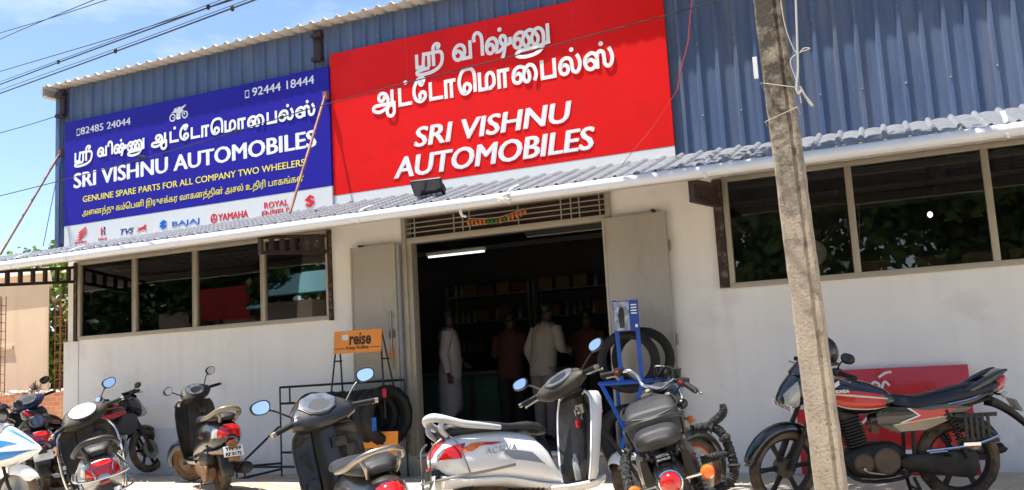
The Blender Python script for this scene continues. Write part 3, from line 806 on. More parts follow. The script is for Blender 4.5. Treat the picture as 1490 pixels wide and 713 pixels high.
polys([[(-9.70, 3.37), (-9.72, 3.395), (-9.69, 3.415), (-9.63, 3.42), (-9.60, 3.445), (-9.575, 3.45), (-9.555, 3.425), (-9.58, 3.42), (-9.585, 3.395), (-9.545, 3.37), (-9.56, 3.365), (-9.60, 3.385), (-9.65, 3.385)], [(-9.69, 3.39), (-9.745, 3.36), (-9.74, 3.355), (-9.68, 3.38)], [(-9.70, 3.41), (-9.76, 3.425), (-9.70, 3.42)]], 'maker_logo', 'logo_red')
polys([[(-9.33, 3.40), (-9.255, 3.345), (-9.18, 3.385), (-9.205, 3.405), (-9.235, 3.395), (-9.27, 3.42)], [(-9.32, 3.435), (-9.25, 3.48), (-9.18, 3.445), (-9.24, 3.40), (-9.27, 3.42), (-9.29, 3.41)]], 'maker_logo', 'logo_blue')
tx('BAJAJ', -9.09, -8.61, 3.368, .066, YT, 'maker_name', 'logo_blue', BS, .035)
strokes([[(-8.355+.05*cos(a), 3.395+.055*sin(a)) for a in [k*pi/8 for k in range(17)]]] + [[(-8.355, 3.395), (-8.355+.045*cos(a), 3.395+.05*sin(a))] for a in (pi/2, pi/2+2.094, pi/2+4.189)], 'maker_logo', 'logo_red', .010)
tx('YAMAHA', -8.28, -7.78, 3.352, .095, YT, 'maker_name', 'logo_red', BS, .05)
tx('ROYAL', -7.51, -7.13, 3.432, .078, YT, 'maker_name', 'logo_red', BS, .05)
tx('ENFIELD', -7.55, -7.08, 3.32, .078, YT, 'maker_name', 'logo_red', BS, .045)
sx, sz = -6.785, 3.44
polys([[(sx-.085, sz+.02), (sx, sz+.085), (sx+.075, sz+.045), (sx+.05, sz+.025), (sx+.02, sz+.04), (sx+.0, sz+.025), (sx+.085, sz-.02), (sx+.0, sz-.085), (sx-.08, sz-.045), (sx-.05, sz-.025), (sx-.02, sz-.04), (sx+.0, sz-.025)]], 'maker_logo', 'logo_red')
tx('SUZUKI', -6.87, -6.70, 3.295, .026, YT, 'maker_name', 'logo_blue', BS, .03)

# ---------------------------------------------------------------- pole
PX0, PY0 = -.447, 5.43
m = MB(); rows = []
cs = [(-.082, -.06), (-.070, -.072), (.030, -.072), (.038, -.060), (.052, -.060), (.060, -.072), (.074, -.072), (.086, -.058), (.086, .06), (.074, .072), (-.07, .072), (-.082, .06)]
rnd = random.Random(3)
for k in range(130):
    z = -.3 + 7.8*k/129; s = 1.0 - .012*(z-1)
    rows.append([(PX0 - .030*z + x*s + rnd.uniform(-.0022, .0022), PY0 + .004*z + y*s + rnd.uniform(-.002, .002), z) for x, y in cs])
m.loft(rows)
PO = m.build('utility_pole', 'pole_concrete', ang=35)
tag(PO, 'weathered leaning concrete utility pole in front of the right window and the black motorcycle', 'pole')
m = MB(); m.box(PX0-.21, PX0-.185, PY0-.10, PY0-.08, 2.86, 2.99)
m.build('pole_tag', 'white_board', PO)
m = MB()
for z, tilt in ((2.62, .03), (2.80, -.03)):
    m = MB(); m.tube([(PX0-.03*z + .095*sx_, PY0 + .085*sy_, z + tilt*sx_) for sx_, sy_ in ((-1, -1), (1, -1), (1, 1), (-1, 1))], .0025, 5, closed=True)
    m.build('binding_wire', 'wire_white', PO)

# ---------------------------------------------------------------- wires
def wire(label, pts, r, mt='wire_black', group=None, sub=8):
    P = smooth_pts(pts, sub)
    m = MB(); m.tube(P, r, 6)
    o = m.build('overhead_wire', mt); tag(o, label, 'wire', group); return o
def sky_wire(label, px, ya, yb, r=.006):
    pts = []
    n = len(px)
    for i, (x, y) in enumerate(px): pts.append(at(x, y, ya + (yb-ya)*i/(n-1)))
    d0 = pts[0]-pts[1]; d1 = pts[-1]-pts[-2]
    pts = [pts[0]+d0.normalized()*6] + pts + [pts[-1]+d1.normalized()*6]
    return wire(label, pts, r)
sky_wire('uppermost of the thin black overhead wires at the top left of the sky', [(0, 48), (78, 25), (155, 0)], 9, 7.5)
sky_wire('black twisted overhead wire crossing just under the uppermost thin one', [(0, 57), (39, 40), (129, 3)], 8.8, 7.6)
sky_wire('reddish thin overhead wire that runs above the two beaded cables', [(0, 104), (165, 55), (323, 5)], 9, 7)
a_ = sky_wire('upper of the two thick beaded overhead cables in the sky', [(0, 123), (85, 91), (303, 11)], 8.6, 6.8, .009)
sky_wire('thin lashing wire strung just above the upper beaded cable', [(0, 119), (85, 88), (297, 9)], 8.6, 6.8, .004)
b_ = sky_wire('lower of the two thick beaded overhead cables, nearest the roof edge', [(0, 136), (168, 75), (338, 12)], 8.4, 6.6, .009)
sky_wire('thin lashing wire strung just above the lower beaded cable', [(0, 131), (168, 71), (332, 10)], 8.4, 6.6, .004)
for px, py, Y, o in ((85, 90, 7.95, a_), (303, 10, 6.8, a_), (168, 74, 7.5, b_), (338, 12, 6.62, b_)):
    m = MB(); c = at(px, py, Y); m.ell(c, .022, .02, .034, 8); wb(m, 'cable_clamp', 'wire_black', o)
wire('thin black wire that ends on the top left corner of the blue clad wall', [at(-260, 262, 9.3), at(0, 193.5, 9.3), at(85, 168, 9.3)], .006)
sw = wire('thin service wire with knots slung across the blue and the red sign', [at(-260, 345, 6.6), at(0, 285, 6.4), at(240, 222, 6.2), at(480, 150, 6.0), at(760, 78, 5.8), at(1050, 0, 5.6), at(1200, -45, 5.5)], .0045)
for px, py, Y, sx_ in ((205, 228, 6.22, .04), (344, 190, 6.1, .05), (410, 171, 6.05, .02)):
    m = MB(); c = at(px, py, Y)
    for k in range(5): m.ell(c+Vector((random.uniform(-sx_, sx_), 0, random.uniform(-.012, .012))), .018, .012, .012, 6)
    wb(m, 'wire_knot', 'wire_black', sw)
wire('loose red wire hanging down the blue cladding beside the red sign', [at(1010, -30, 8.9), at(1003, 40, 8.9), at(1001, 62, 8.9), at(990, 105, 8.9), at(986, 130, 8.9)], .006, 'wire_red')
wire('thin orange wire curving down over the right edge of the red sign', [at(986, 130, 8.9), at(970, 155, 8.95), at(950, 185, 9.0), at(925, 215, 9.0), at(905, 240, 9.05)], .004, 'wire_red')
wire('thick white cable hanging down beside the concrete pole with a loop at its end', [at(1157, -40, 5.3), at(1158, 0, 5.3), at(1160, 60, 5.3), at(1161, 100, 5.3), at(1159, 128, 5.3), at(1162, 136, 5.3), at(1166, 131, 5.3), at(1164, 126, 5.3), at(1172, 140, 5.3), at(1182, 153, 5.3), at(1178, 150, 5.3), at(1168, 134, 5.3)], .006, 'wire_white')
wire('tangle of thin white string tied around the pole top', [at(1136, 0, 5.3), at(1143, 40, 5.3), at(1158, 76, 5.3), at(1170, 70, 5.3), at(1178, 71, 5.3), at(1160, 78, 5.3), at(1150, 90, 5.3), at(1159, 118, 5.3), at(1166, 150, 5.3)], .003, 'wire_white')

# ================================================================ TWO-WHEELERS  (local frame: x forward, y left, z up; rear axle at x = 0)
def steer_fn(a, sp, rake):
    ax = Vector((-sin(rake), 0, cos(rake))); Q = Matrix.Rotation(a, 3, ax); sp = Vector(sp)
    return lambda p: Q @ (p-sp) + sp

def tyre_mb(cx, cz, Rr, w, tread=.003, n=64, y=0.0, tw=1):
    h = w/2; rc = Rr-h*.92
    prof = [(Rr-h*1.55, -h*.62), (Rr-h*1.25, -h*.88), (rc, -h), (Rr-h*.45, -h*.88), (Rr-h*.12, -h*.55), (Rr, -h*.16), (Rr, h*.16), (Rr-h*.12, h*.55), (Rr-h*.45, h*.88), (rc, h), (Rr-h*1.25, h*.88), (Rr-h*1.55, h*.62)]
    m = MB(); m.lathe(prof, T(cx, y, cz) @ WHEELM, n, tread=tread, tw=tw); return m
def rim_mb(cx, cz, Rr, w, spokes=0, hub=.045, disc=False, y=0.0):
    """alloy rim with tapered spokes, or a pressed steel disc"""
    M = T(cx, y, cz) @ WHEELM; m = MB(); h = w/2
    m.lathe([(Rr-.004, -h), (Rr+.004, -h), (Rr, -h*.8), (Rr-.016, -h*.5), (Rr-.018, h*.5), (Rr, h*.8), (Rr+.004, h), (Rr-.004, h), (Rr-.026, h*.45), (Rr-.026, -h*.45), (Rr-.004, -h)], M, 40)
    m.lathe([(0, -h*.95), (hub*.6, -h*.95), (hub, -h*.7), (hub, h*.7), (hub*.6, h*.95), (0, h*.95)], M, 20)
    if disc: m.lathe([(hub*.9, -h*.25), (Rr*.45, -h*.45), (Rr*.72, -h*.1), (Rr-.022, -h*.3), (Rr-.022, h*.3), (Rr*.72, h*.15), (Rr*.45, h*.1), (hub*.9, h*.3)], M, 30)
    for k in range(spokes):
        a = 2*pi*k/spokes
        m.prism([(hub*.7, -.026), (Rr*.55, -.015), (Rr-.02, -.020), (Rr-.02, .020), (Rr*.55, .015), (hub*.7, .026)], -h*.36, h*.36, M @ RZ(a))
    return m
def wire_rim_mb(cx, cz, Rr, w, hub=.05, n=32, y=0.0):
    m = rim_mb(cx, cz, Rr, w, 0, hub, y=y); h = w/2
    for k in range(n):
        a = 2*pi*k/n; b = a + (.38 if k % 2 else -.38); s = h*.6 if (k//2) % 2 else -h*.6
        m.tube([(cx+hub*.9*cos(b), y+s, cz+hub*.9*sin(b)), (cx+(Rr-.02)*cos(a), y, cz+(Rr-.02)*sin(a))], .0022, 4)
    return m
def fender_mb(cx, cz, Rr, hw, a0, a1, droop=.07, n=22, k=8, flare=0.0):
    rows = []
    for i in range(n+1):
        a = R(a0+(a1-a0)*i/n); row = []
        tp = 1.0 - .35*max(0, (i/n-.85)/.15) - .35*max(0, (.12-i/n)/.12)
        for j in range(k+1):
            t = -1+2*j/k
            r = Rr + .018*(1-t*t) - droop*abs(t)**4*(tp)
            row.append((cx + r*cos(a), hw*tp*t*(1+flare*(i/n)), cz + r*sin(a)))
        rows.append(row)
    return MB().grid(rows)
MIR = [(-.064, .004), (-.050, .036), (-.008, .046), (.044, .038), (.066, .012), (.052, -.026), (.004, -.042), (-.044, -.034)]
MIR_ROUND = [(.052*cos(2*pi*k/18), .050*sin(2*pi*k/18)) for k in range(18)]
def mirror(root, base, c, side, shell, st=None, shape=MIR, k=1.0, tilt=8, inward=8, stem='plastic_black', mid=None):
    """stem + shell + looking glass; the glass faces the rider"""
    m = MB(); b = Vector(base); c = Vector(c)
    mid = Vector(mid) if mid else (b*.45+c*.55) + Vector((.02, 0, .012))
    m.tube([b, mid, c+Vector((.015, -.02*side, -.02*k))], .0065, 7, sm=5)
    nrm = Vector((-cos(R(tilt))*cos(R(inward)), -side*sin(R(inward)), sin(R(tilt)))).normalized()
    X = Vector((0, side, 0)); X = (X-nrm*X.dot(nrm)).normalized(); Y = nrm.cross(X)
    if Y.z < 0: Y = -Y
    Mx = Matrix((X, Y, nrm)).transposed().to_4x4(); Mx.translation = c
    P = [(x*k, y*k) for x, y in MIR] if shape is MIR else [(x*k, y*k) for x, y in shape]
    sm = [(q.x, q.y) for q in smooth_pts([(x, y, 0) for x, y in P], 3, True)]
    rings = []
    for f_, d in ((1.0, .006), (1.04, .0), (1.03, -.010), (.85, -.024), (.45, -.034)): rings.append([(x*f_, y*f_, d) for x, y in sm])
    m.loft(rings, True, False, Mx)
    g = MB(); g.prism([(x*.87, y*.86) for x, y in sm], .0062, .0072, Mx)
    if st: m.xform(st); g.xform(st)
    o = m.build('mirror', shell, root, ang=50); g.build('mirror_glass', 'mirror', o, flat=True); return o
def plate(root, M, w, h, lines, name='number_plate', back='plate_white', ink='ink', th=.004):
    m = MB(); m.box(-w/2, w/2, -h/2, h/2, -th, 0, M)
    p = m.build(name, back, root, bevel=.002)
    k = len(lines)
    for i, l in enumerate(lines):
        z = h/2 - (i+.82)*h/k
        fw = w*.80 if len(l) > 4 else w*.6
        t = text_mb(l, h/k*.88, M @ T(-fw/2, z, .0012), bold=.02*h, ext=.0006, fitw=fw)
        t.build('plate_lettering', ink, p, flat=True)
    return p
def face_back(x, y, z, tilt=0, yaw=0):
    """frame whose local +z faces backwards (-x), local x to the right seen from behind, local y up"""
    return T(x, y, z) @ RZ(yaw) @ RY(-tilt) @ Matrix(((0, 0, -1, 0), (-1, 0, 0, 0), (0, 1, 0, 0), (0, 0, 0, 1)))

REAR = [(-.385, .575, .60, .03, .03), (-.36, .54, .655, .075, .085), (-.30, .49, .715, .125, .12), (-.18, .445, .75, .165, .14), (0, .42, .76, .18, .15), (.2, .385, .745, .178, .145), (.38, .35, .70, .165, .135), (.48, .335, .60, .155, .12), (.545, .33, .44, .14, .11)]
SEAT = [(-.29, .755, .79, .06, .05), (-.25, .74, .82, .11, .09), (-.1, .735, .828, .145, .125), (.08, .735, .808, .15, .13), (.2, .73, .785, .15, .13), (.36, .72, .788, .135, .115), (.47, .70, .772, .11, .08), (.53, .69, .735, .07, .04)]
SHIELD = [(.33, .80, .165), (.42, .815, .188), (.55, .84, .205), (.70, .87, .215), (.82, .895, .215), (.90, .91, .200), (.945, .905, .165)]

def scooter(name, label, pos, yaw, lean, steer, P, group=None, sc=1.0):
    """a family scooter; P picks colours, tail style and fittings"""
    t = thing(name, label, 'scooter', pos, (R(lean), 0, R(yaw)), sc, group)
    paint = P['paint']; trim = P.get('trim', 'plastic_grey'); st = steer_fn(R(steer), (.95, 0, .9), R(26))
    sharp = P.get('sharp', False)
    rear = P.get('rear', REAR)
    if sharp:
        rear = [(-.43, .64, .665, .03, .03), (-.39, .60, .70, .07, .06), (-.30, .54, .735, .12, .10), (-.15, .47, .75, .16, .13), (.05, .43, .755, .175, .14), (.22, .39, .74, .17, .14), (.38, .35, .70, .155, .13), (.48, .335, .60, .145, .115), (.545, .33, .44, .13, .10)]
    # rear body
    ex = 2.2 if sharp else 2.6
    bd = MB().body(rear, 24, 4, ex).build('rear_body', paint, t, ang=50)
    MB().body([(-.34, .40, .50, .08, .10), (-.2, .40, .46, .13, .15), (.1, .375, .44, .15, .165), (.38, .315, .37, .14, .15), (.56, .30, .345, .12, .13)], 16, 3).build('lower_side_cover', P.get('lower', trim), t)
    # seat
    MB().body(SEAT, 24, 4, 3.0).build('seat', P.get('seat', 'seat_black'), t, ang=60)
    MB().body([(.44, .36, .70, .10, .10), (.52, .36, .66, .09, .085), (.535, .36, .5, .08, .08)], 14, 3).build('under_seat_panel', 'plastic_black', t)
    # tail lamp and indicators, conformal to the tail
    xs = rear[0][0]
    if P.get('tail', 'wide') == 'wide':
        MB().patch(rear, xs+.006, xs+.075, R(-8), R(188), .005, 8, 24, ex).build('tail_lamp', P.get('lamp', 'lens_red'), bd)
        for s in (0, 1):
            a = (R(-5), R(28)) if s == 0 else (R(152), R(185))
            MB().patch(rear, xs+.078, xs+.17, a[0], a[1], .006, 8, 8, ex).build('indicator', 'lens_clear' if P.get('clear', True) else 'lens_orange', bd)
    else:                                                     # long wedge lamps that run up the side
        for s in (0, 1):
            f = (lambda d: R(d)) if s == 0 else (lambda d: R(180-d))
            MB().patch(rear, xs+.02, xs+.16, f(-5), f(24), .006, 10, 6, ex, shear=.05).build('tail_lamp', 'lens_red', bd)
            MB().patch(rear, xs+.13, xs+.25, f(4), f(20), .0055, 10, 5, ex, shear=.12).build('indicator', 'lens_orange', bd)
            MB().patch(rear, xs+.26, xs+.40, f(13), f(19), .005, 10, 3, ex, shear=.10).build('side_stripe', 'decal_red', bd)
        MB().patch(rear, xs+.004, xs+.10, R(55), R(125), .006, 8, 10, ex).build('tail_lamp', 'lens_red', bd)
    # grab rail
    gr = P.get('rail', 'plastic_grey'); m = MB(); rr = P.get('rail_r', .018)
    pts = [(.10, .150, .752), (-.05, .163, .775), (-.18, .155, .80), (-.29, .115, .845), (-.335, .06, .868), (-.345, 0, .872)]
    full = pts + [(x, -y, z) for x, y, z in reversed(pts[:-1])]
    m.tube(full, [rr*.7, rr, rr*1.1, rr*1.25, rr*1.2, rr*1.25, rr*1.1, rr, rr*.7], 10, sm=4)
    for s in (1, -1): m.tube([(-.30, .105*s, .845), (-.315, .09*s, .79), (-.27, .075*s, .74)], rr*.8, 8, sm=4)
    m.build('grab_rail', gr, t, ang=60)
    # rear mudguard, plate, lamp
    m = fender_mb(0, .22, .27, .085, 92, 188, .05); m.build('rear_mudguard', 'plastic_black', t, sol=.004)
    if 'plate' in P:
        pl = P['plate']
        plate(t, face_back(xs-.035, 0, P.get('plate_z', .445), R(-14)), .20, .105, pl, back=P.get('plate_back', 'plate_white'))
        m = MB(); m.box(-.06, .06, -.055, -.10, -.006, -.002, face_back(xs-.037, 0, P.get('plate_z', .445), R(-14))); m.box(xs-.03, -.28, -.045, .045, P.get('plate_z', .445)+.02, P.get('plate_z', .445)+.09)
        m.build('plate_bracket', 'muddy' if P.get('mud') else 'plastic_black', t, bevel=.004)
        MB().box(-.035, .035, -.012, .012, 0, .01, face_back(xs-.004, 0, .545, 0)).build('reflector', 'lens_red', t, bevel=.003)
    # engine, muffler, shock, stand
    mud = P.get('mud', False); em = 'muddy' if mud else 'engine_metal'
    m = MB(); m.body([(-.09, .17, .27, .03, .03), (-.03, .145, .30, .045, .05), (.12, .15, .32, .055, .05), (.30, .17, .33, .05, .05), (.40, .20, .30, .035, .035)], 16, 3, 3.2, T(0, .115, 0))
    m.lathe([(0, .02), (.075, .02), (.085, 0), (.085, -.02), (0, -.02)], T(0, .165, .215) @ WHEELM, 20)
    m.build('transmission', em, t)
    m = MB(); m.body([(.16, .17, .33, .06, .06), (.30, .16, .36, .09, .09), (.44, .19, .33, .07, .07)], 14, 3, 3.0)
    for k in range(6): m.box(.20+k*.036, .212+k*.036, -.12, -.06, .20, .33)
    m.build('engine', em, t)
    MB().body([(-.08, .30, .40, .03, .03), (0, .29, .43, .05, .05), (.18, .29, .42, .05, .05), (.26, .31, .38, .03, .03)], 12, 3, 3.5, T(0, .12, 0)).build('air_filter_box', 'plastic_black', t)
    m = MB(); m.tube([(.34, -.08, .17), (.24, -.14, .17), (.12, -.165, .21)], .014, 8, sm=4)
    m.body([(-.36, .235, .275, .02, .02), (-.345, .20, .31, .055, .055), (-.30, .19, .315, .062, .062), (.06, .175, .295, .058, .058), (.14, .20, .27, .03, .03)], 16, 3, 2.0, T(0, -.165, 0))
    mf = m.build('muffler', 'engine_black', t)
    MB().body([(-.26, .215, .31, .066, .066), (-.2, .205, .318, .069, .069), (.0, .20, .31, .067, .067), (.05, .22, .29, .060, .060)], 16, 3, 2.0, T(0, -.168, .002)).build('heat_shield', P.get('shield', 'chrome_dull'), mf)
    m = MB(); m.tube([(-.06 + .018*cos(a), .15 + .018*sin(a), .25 + .0075*a) for a in [k*.6 for k in range(66)]], .005, 5); m.tube([(-.06, .15, .24), (-.06, .15, .56)], .009, 8)
    m.build('shock_absorber', 'engine_black', t)
    m = MB()
    for s in (1, -1): m.tube([(.34, .09*s, .16), (.26, .15*s, .04), (.22, .17*s, .012)], .011, 7, sm=4)
    m.tube([(.28, -.13, .075), (.28, .13, .075)], .009, 7); m.build('centre_stand', 'engine_black' if not mud else 'muddy', t)
    # floorboard
    MB().body([(.43, .265, .335, .13, .155), (.60, .26, .325, .145, .165), (.84, .27, .335, .13, .16), (.95, .30, .36, .07, .10)], 16, 3, 4.0).build('floorboard', P.get('floor', paint), t)
    MB().box(.53, .80, -.125, .125, .326, .337).build('floor_mat', 'plastic_black', t, bevel=.004)
    # leg shield
    N = 14; inner = []; outer = []
    bul = P.get('bulge', .10)
    qs = [(1 if u >= 0 else -1)*(1-(1-abs(u))**2) for u in [2*j/N-1 for j in range(N+1)]]
    for z, x0, hw in SHIELD:
        inner.append([(x0 - .055*q*q, hw*q, z) for q in qs])
        outer.append([(x0 - .055*q*q + (.05 + bul*(z-.15)*.9)*(1-abs(q)**5)**.45 + .03*(1-q*q), hw*q*1.004, z) for q in qs])
    m = MB(); m.grid(inner); m.build('leg_shield', P.get('shield_in', 'plastic_grey'), t, ang=60, sol=.005)
    m = MB(); m.grid(outer); m.add([], []); m.loft([inner[-1] + list(reversed(outer[-1]))], False)
    top = MB(); top.grid([inner[-1], outer[-1]]); m.add(top.v, top.f); m.build('front_apron', paint, t, ang=60, sol=.004)
    m = MB()
    edge = [r[0] for r in inner] + [((r[0]), r[1], r[2]) for r in inner[-1][1:-1]] + [r[-1] for r in reversed(inner)]
    m.tube(edge, .0085, 8, sm=3); m.build('shield_trim', P.get('edge', paint), t, ang=70)
    # inner furniture of the leg shield: steering tunnel, pockets, lock, hook
    m = MB(); rings = []
    for z, dx, hw in ((.335, .0, .085), (.5, -.025, .078), (.68, -.035, .075), (.82, -.03, .075), (.93, -.02, .07)):
        x0 = at_x([(q[0], q[1]) for q in SHIELD], z)[1]
        rings.append([(x0+.02, -hw-.02, z), (x0+dx, -hw, z), (x0+dx-.012, -hw*.5, z), (x0+dx-.012, hw*.5, z), (x0+dx, hw, z), (x0+.02, hw+.02, z)])
    m.loft(rings); tun = m.build('steering_tunnel', P.get('shield_in', 'plastic_grey'), t, ang=30)
    if P.get('pockets'):
        for s in (1, -1):
            m = MB(); x0 = .838
            m.prism([(.105, .50), (.19, .50), (.192, .72), (.17, .80), (.115, .80)], 0, .004, T(x0+.012, 0, 0) @ Matrix(((0, 0, -1, 0), (s, 0, 0, 0), (0, 1, 0, 0), (0, 0, 0, 1)))); m.build('pocket_recess', 'plastic_black', t)
            m = MB(); rings = []
            for z, d in ((.37, .01), (.44, .055), (.60, .065), (.64, .05)):
                x0 = at_x([(q[0], q[1]) for q in SHIELD], z)[1]
                rings.append([(x0, .09*s, z), (x0-d, .10*s, z), (x0-d*.9, .165*s, z), (x0-.035, .188*s, z)])
            m.loft(rings); m.build('storage_pocket', P.get('shield_in', 'plastic_grey'), t, ang=30)
    m = MB(); m.box(.835, .87, -.125, -.03, .80, .865); m.lathe([(0, 0), (.02, 0), (.017, .012), (0, .012)], T(.835, -.06, .832) @ RY(-pi/2), 14); m.tube([(.84, -.10, .80), (.825, -.10, .77), (.835, -.10, .755)], .006, 6, sm=3)
    lk = m.build('ignition_lock', 'chrome_dull' if P.get('key') else 'plastic_black', t, bevel=.004)
    if P.get('key'):
        m = MB(); m.box(.805, .822, -.064, -.056, .79, .832); m.build('key', 'chrome', lk)
        m = MB(); m.tube([(.813, -.06, .79), (.812, -.06, .77), (.811, -.06, .755)], .003, 5); m.box(.800, .822, -.075, -.045, .705, .755); m.build('key_fob', 'key_red', lk, bevel=.006)
    if P.get('bottle'):
        m = MB(); m.lathe([(0, 0), (.03, 0), (.032, .02), (.032, .12), (.028, .15), (.014, .17), (.014, .19), (0, .19)], T(.795, .02, .34), 16); m.build('drink_holder', 'lens_clear', t)
    # headset
    hx = P.get('hx', 0.0); sth = lambda p: st(p + Vector((hx, 0, 0)))
    th = R(44) if not sharp else R(36)
    def sgp(v_): return (1 if v_ >= 0 else -1)*abs(v_)**.8
    def ring_y(y, cx, cz, rx, rz, k=18): return [(cx + rx*sgp(cos(2*pi*i/k))*cos(th) - rz*sgp(sin(2*pi*i/k))*sin(th), y, cz + rx*sgp(cos(2*pi*i/k))*sin(th) + rz*sgp(sin(2*pi*i/k))*cos(th)) for i in range(k)]
    m = MB()
    if sharp: hs = [(-.215, .855, 1.0, .028, .032), (-.185, .86, 1.01, .055, .042), (-.13, .885, 1.02, .10, .052), (0, .905, 1.03, .135, .062), (.13, .885, 1.02, .10, .052), (.185, .86, 1.01, .055, .042), (.215, .855, 1.0, .028, .032)]
    else: hs = [(-.215, .845, 1.005, .026, .028), (-.18, .852, 1.01, .055, .042), (-.125, .87, 1.015, .095, .055), (0, .885, 1.02, .118, .062), (.125, .87, 1.015, .095, .055), (.18, .852, 1.01, .055, .042), (.215, .845, 1.005, .026, .028)]
    rs = []
    for i in range(len(hs)-1):
        a, b, c, d = hs[max(i-1, 0)], hs[i], hs[i+1], hs[min(i+2, len(hs)-1)]
        for k in range(4): rs.append(ring_y(*[cat(a[j], b[j], c[j], d[j], k/4) for j in range(5)]))
    rs.append(ring_y(*hs[-1])); m.loft(rs); m.xform(sth)
    hd = m.build('handlebar_cowl', P.get('cowl', 'plastic_dusty'), t, ang=60)
    m = MB(); m.loft([[(.955+.012*0+.07*cos(q), .10*sin(q), z) for q in [2*pi*i/16 for i in range(16)]] for z in (.93,)] + [[(.90+.065*cos(q), .085*sin(q), 1.0) for q in [2*pi*i/16 for i in range(16)]]]); m.xform(sth); m.build('steering_neck', 'plastic_black', t)
    m = MB(); M = T(.885-.060*sin(th), 0, 1.02+.060*cos(th)) @ RY(-th) if not sharp else T(.905-.060*sin(th), 0, 1.03+.060*cos(th)) @ RY(-th)
    shp = circ(0, 0, .078, 30, .125) if not sharp else [(.115, 0), (.09, .08), (.02, .12), (-.05, .085), (-.075, .03), (-.075, -.03), (-.05, -.085), (.02, -.12), (.09, -.08)]
    m.prism([(x*1.10, y*1.08) for x, y in shp], -.03, .004, M); m.xform(sth); m.build('dash_bezel', P.get('bezel', 'plastic_grey'), hd, bevel=.003)
    m = MB(); m.prism(shp, .004, .008, M); m.xform(sth); ds = m.build('dash_glass', P.get('dash', 'dash_glass'), hd, bevel=.002)
    if P.get('dash') != 'dash_reflection':
        m = MB(); m.prism([(x*.55-.008, y*.62) for x, y in shp], .0081, .0088, M); m.xform(sth); m.build('dial', 'lamp_black', ds, flat=True)
    for s in (1, -1):
        m = MB(); m.tube([(.842, .20*s, 1.017), (.80, .345*s, 1.0)], .0165, 12); 
        for k in range(7):
            f_ = k/7*.9+.06; m.tube([(.842-.042*f_, (.20+.145*f_)*s, 1.017-.017*f_), (.842-.042*(f_+.03), (.20+.145*(f_+.03))*s, 1.017-.017*(f_+.03))], .0182, 12)
        m.xform(sth); g = m.build('grip', 'rubber', t)
        m = MB(); m.tube([(.80, .343*s, 1.0), (.793, .365*s, .997)], [.0175, .016], 12); m.xform(sth); m.build('bar_end', 'chrome_dull', g)
        m = MB(); m.tube([(.885, .20*s, 1.01), (.905, .24*s, 1.01), (.885, .30*s, 1.0), (.862, .355*s, .985)], .0062, 7, sm=4); m.ell((.862, .357*s, .984), .009, .009, .009, 8); m.xform(sth); m.build('brake_lever', 'chrome_dull', t)
        m = MB(); m.box(.835, .875, .175*s-.028, .175*s+.028, 1.005, 1.05); m.box(.832, .836, .175*s-.012, .175*s+.012, 1.025, 1.035); m.xform(sth); m.build('switch_box', 'plastic_black', hd, bevel=.006)
        mirror(t, (.872, .185*s, 1.05), (.88, .36*s, 1.17), s, P.get('mirror', 'plastic_black'), sth, k=P.get('mk', 1.0), tilt=P.get('tilt', 4), inward=P.get('inward', 6))
    if sharp:        # small dark visor over the dash
        m = MB(); rows = [[(1.03-.05*k/4+.03*(1-(j/5-1)**2), (.15-.03*k/4)*(j/5-1), 1.105+.055*k/4 - .05*abs(j/5-1)**2) for j in range(11)] for k in range(5)]; m.grid(rows); m.xform(sth); m.build('visor', 'plastic_black', hd, sol=.004)
        m = MB(); m.box(.838, .846, -.045, .035, .965, .985); m.xform(sth); m.build('cowl_label', 'letter_white', hd, bevel=.002)
    # front lamp, fender, fork, wheels
    m = MB(); m.ell((.975, 0, 1.02), .05, .085, .055, 16); m.xform(sth); m.build('headlight', 'lens_clear', hd)
    fa = 1.238
    fz0, fz1 = P.get('fender_arc', (-8, 140)); m = fender_mb(fa, .235, .262, .072, fz0, fz1, .085, flare=.15); m.xform(st); m.build('front_fender', paint if not P.get('fender') else P['fender'], t, sol=.004)
    m = MB()
    for s in (1, -1): m.tube([(fa, .075*s, .235), (fa-.06, .078*s, .34), (fa-.16, .05*s, .56), (fa-.22, .03*s, .70)], .017, 8, sm=3)
    m.xform(st); m.build('fork', 'engine_black', t)
    for s in (1, -1):
        m = MB(); m.ell((.945, .135*s, .80), .05, .04, .03, 10); m.build('front_indicator', 'lens_orange', t)
    for nm, cx, Rr, w, sf in (('rear', 0, .22, .095, None), ('front', fa, .235, .09, st)):
        m = rim_mb(cx, Rr, Rr-.062, w*.75, P.get('spokes', 0), .04, disc=not P.get('spokes', 0))
        ty = tyre_mb(cx, Rr, Rr, w, .004, 60, tw=2)
        if sf: m.xform(sf); ty.xform(sf)
        o = m.build('wheel', 'muddy' if mud else P.get('rim', 'paint_silver'), t); ty.build('tyre', 'rubber_dusty', o, ang=25)
        if sf: m = MB(); m.lathe([(0, -.012), (.075, -.012), (.08, 0), (.075, .012), (0, .012)], T(cx, .05, Rr) @ WHEELM, 24); m.xform(sf); m.build('brake_drum', 'engine_metal', o)
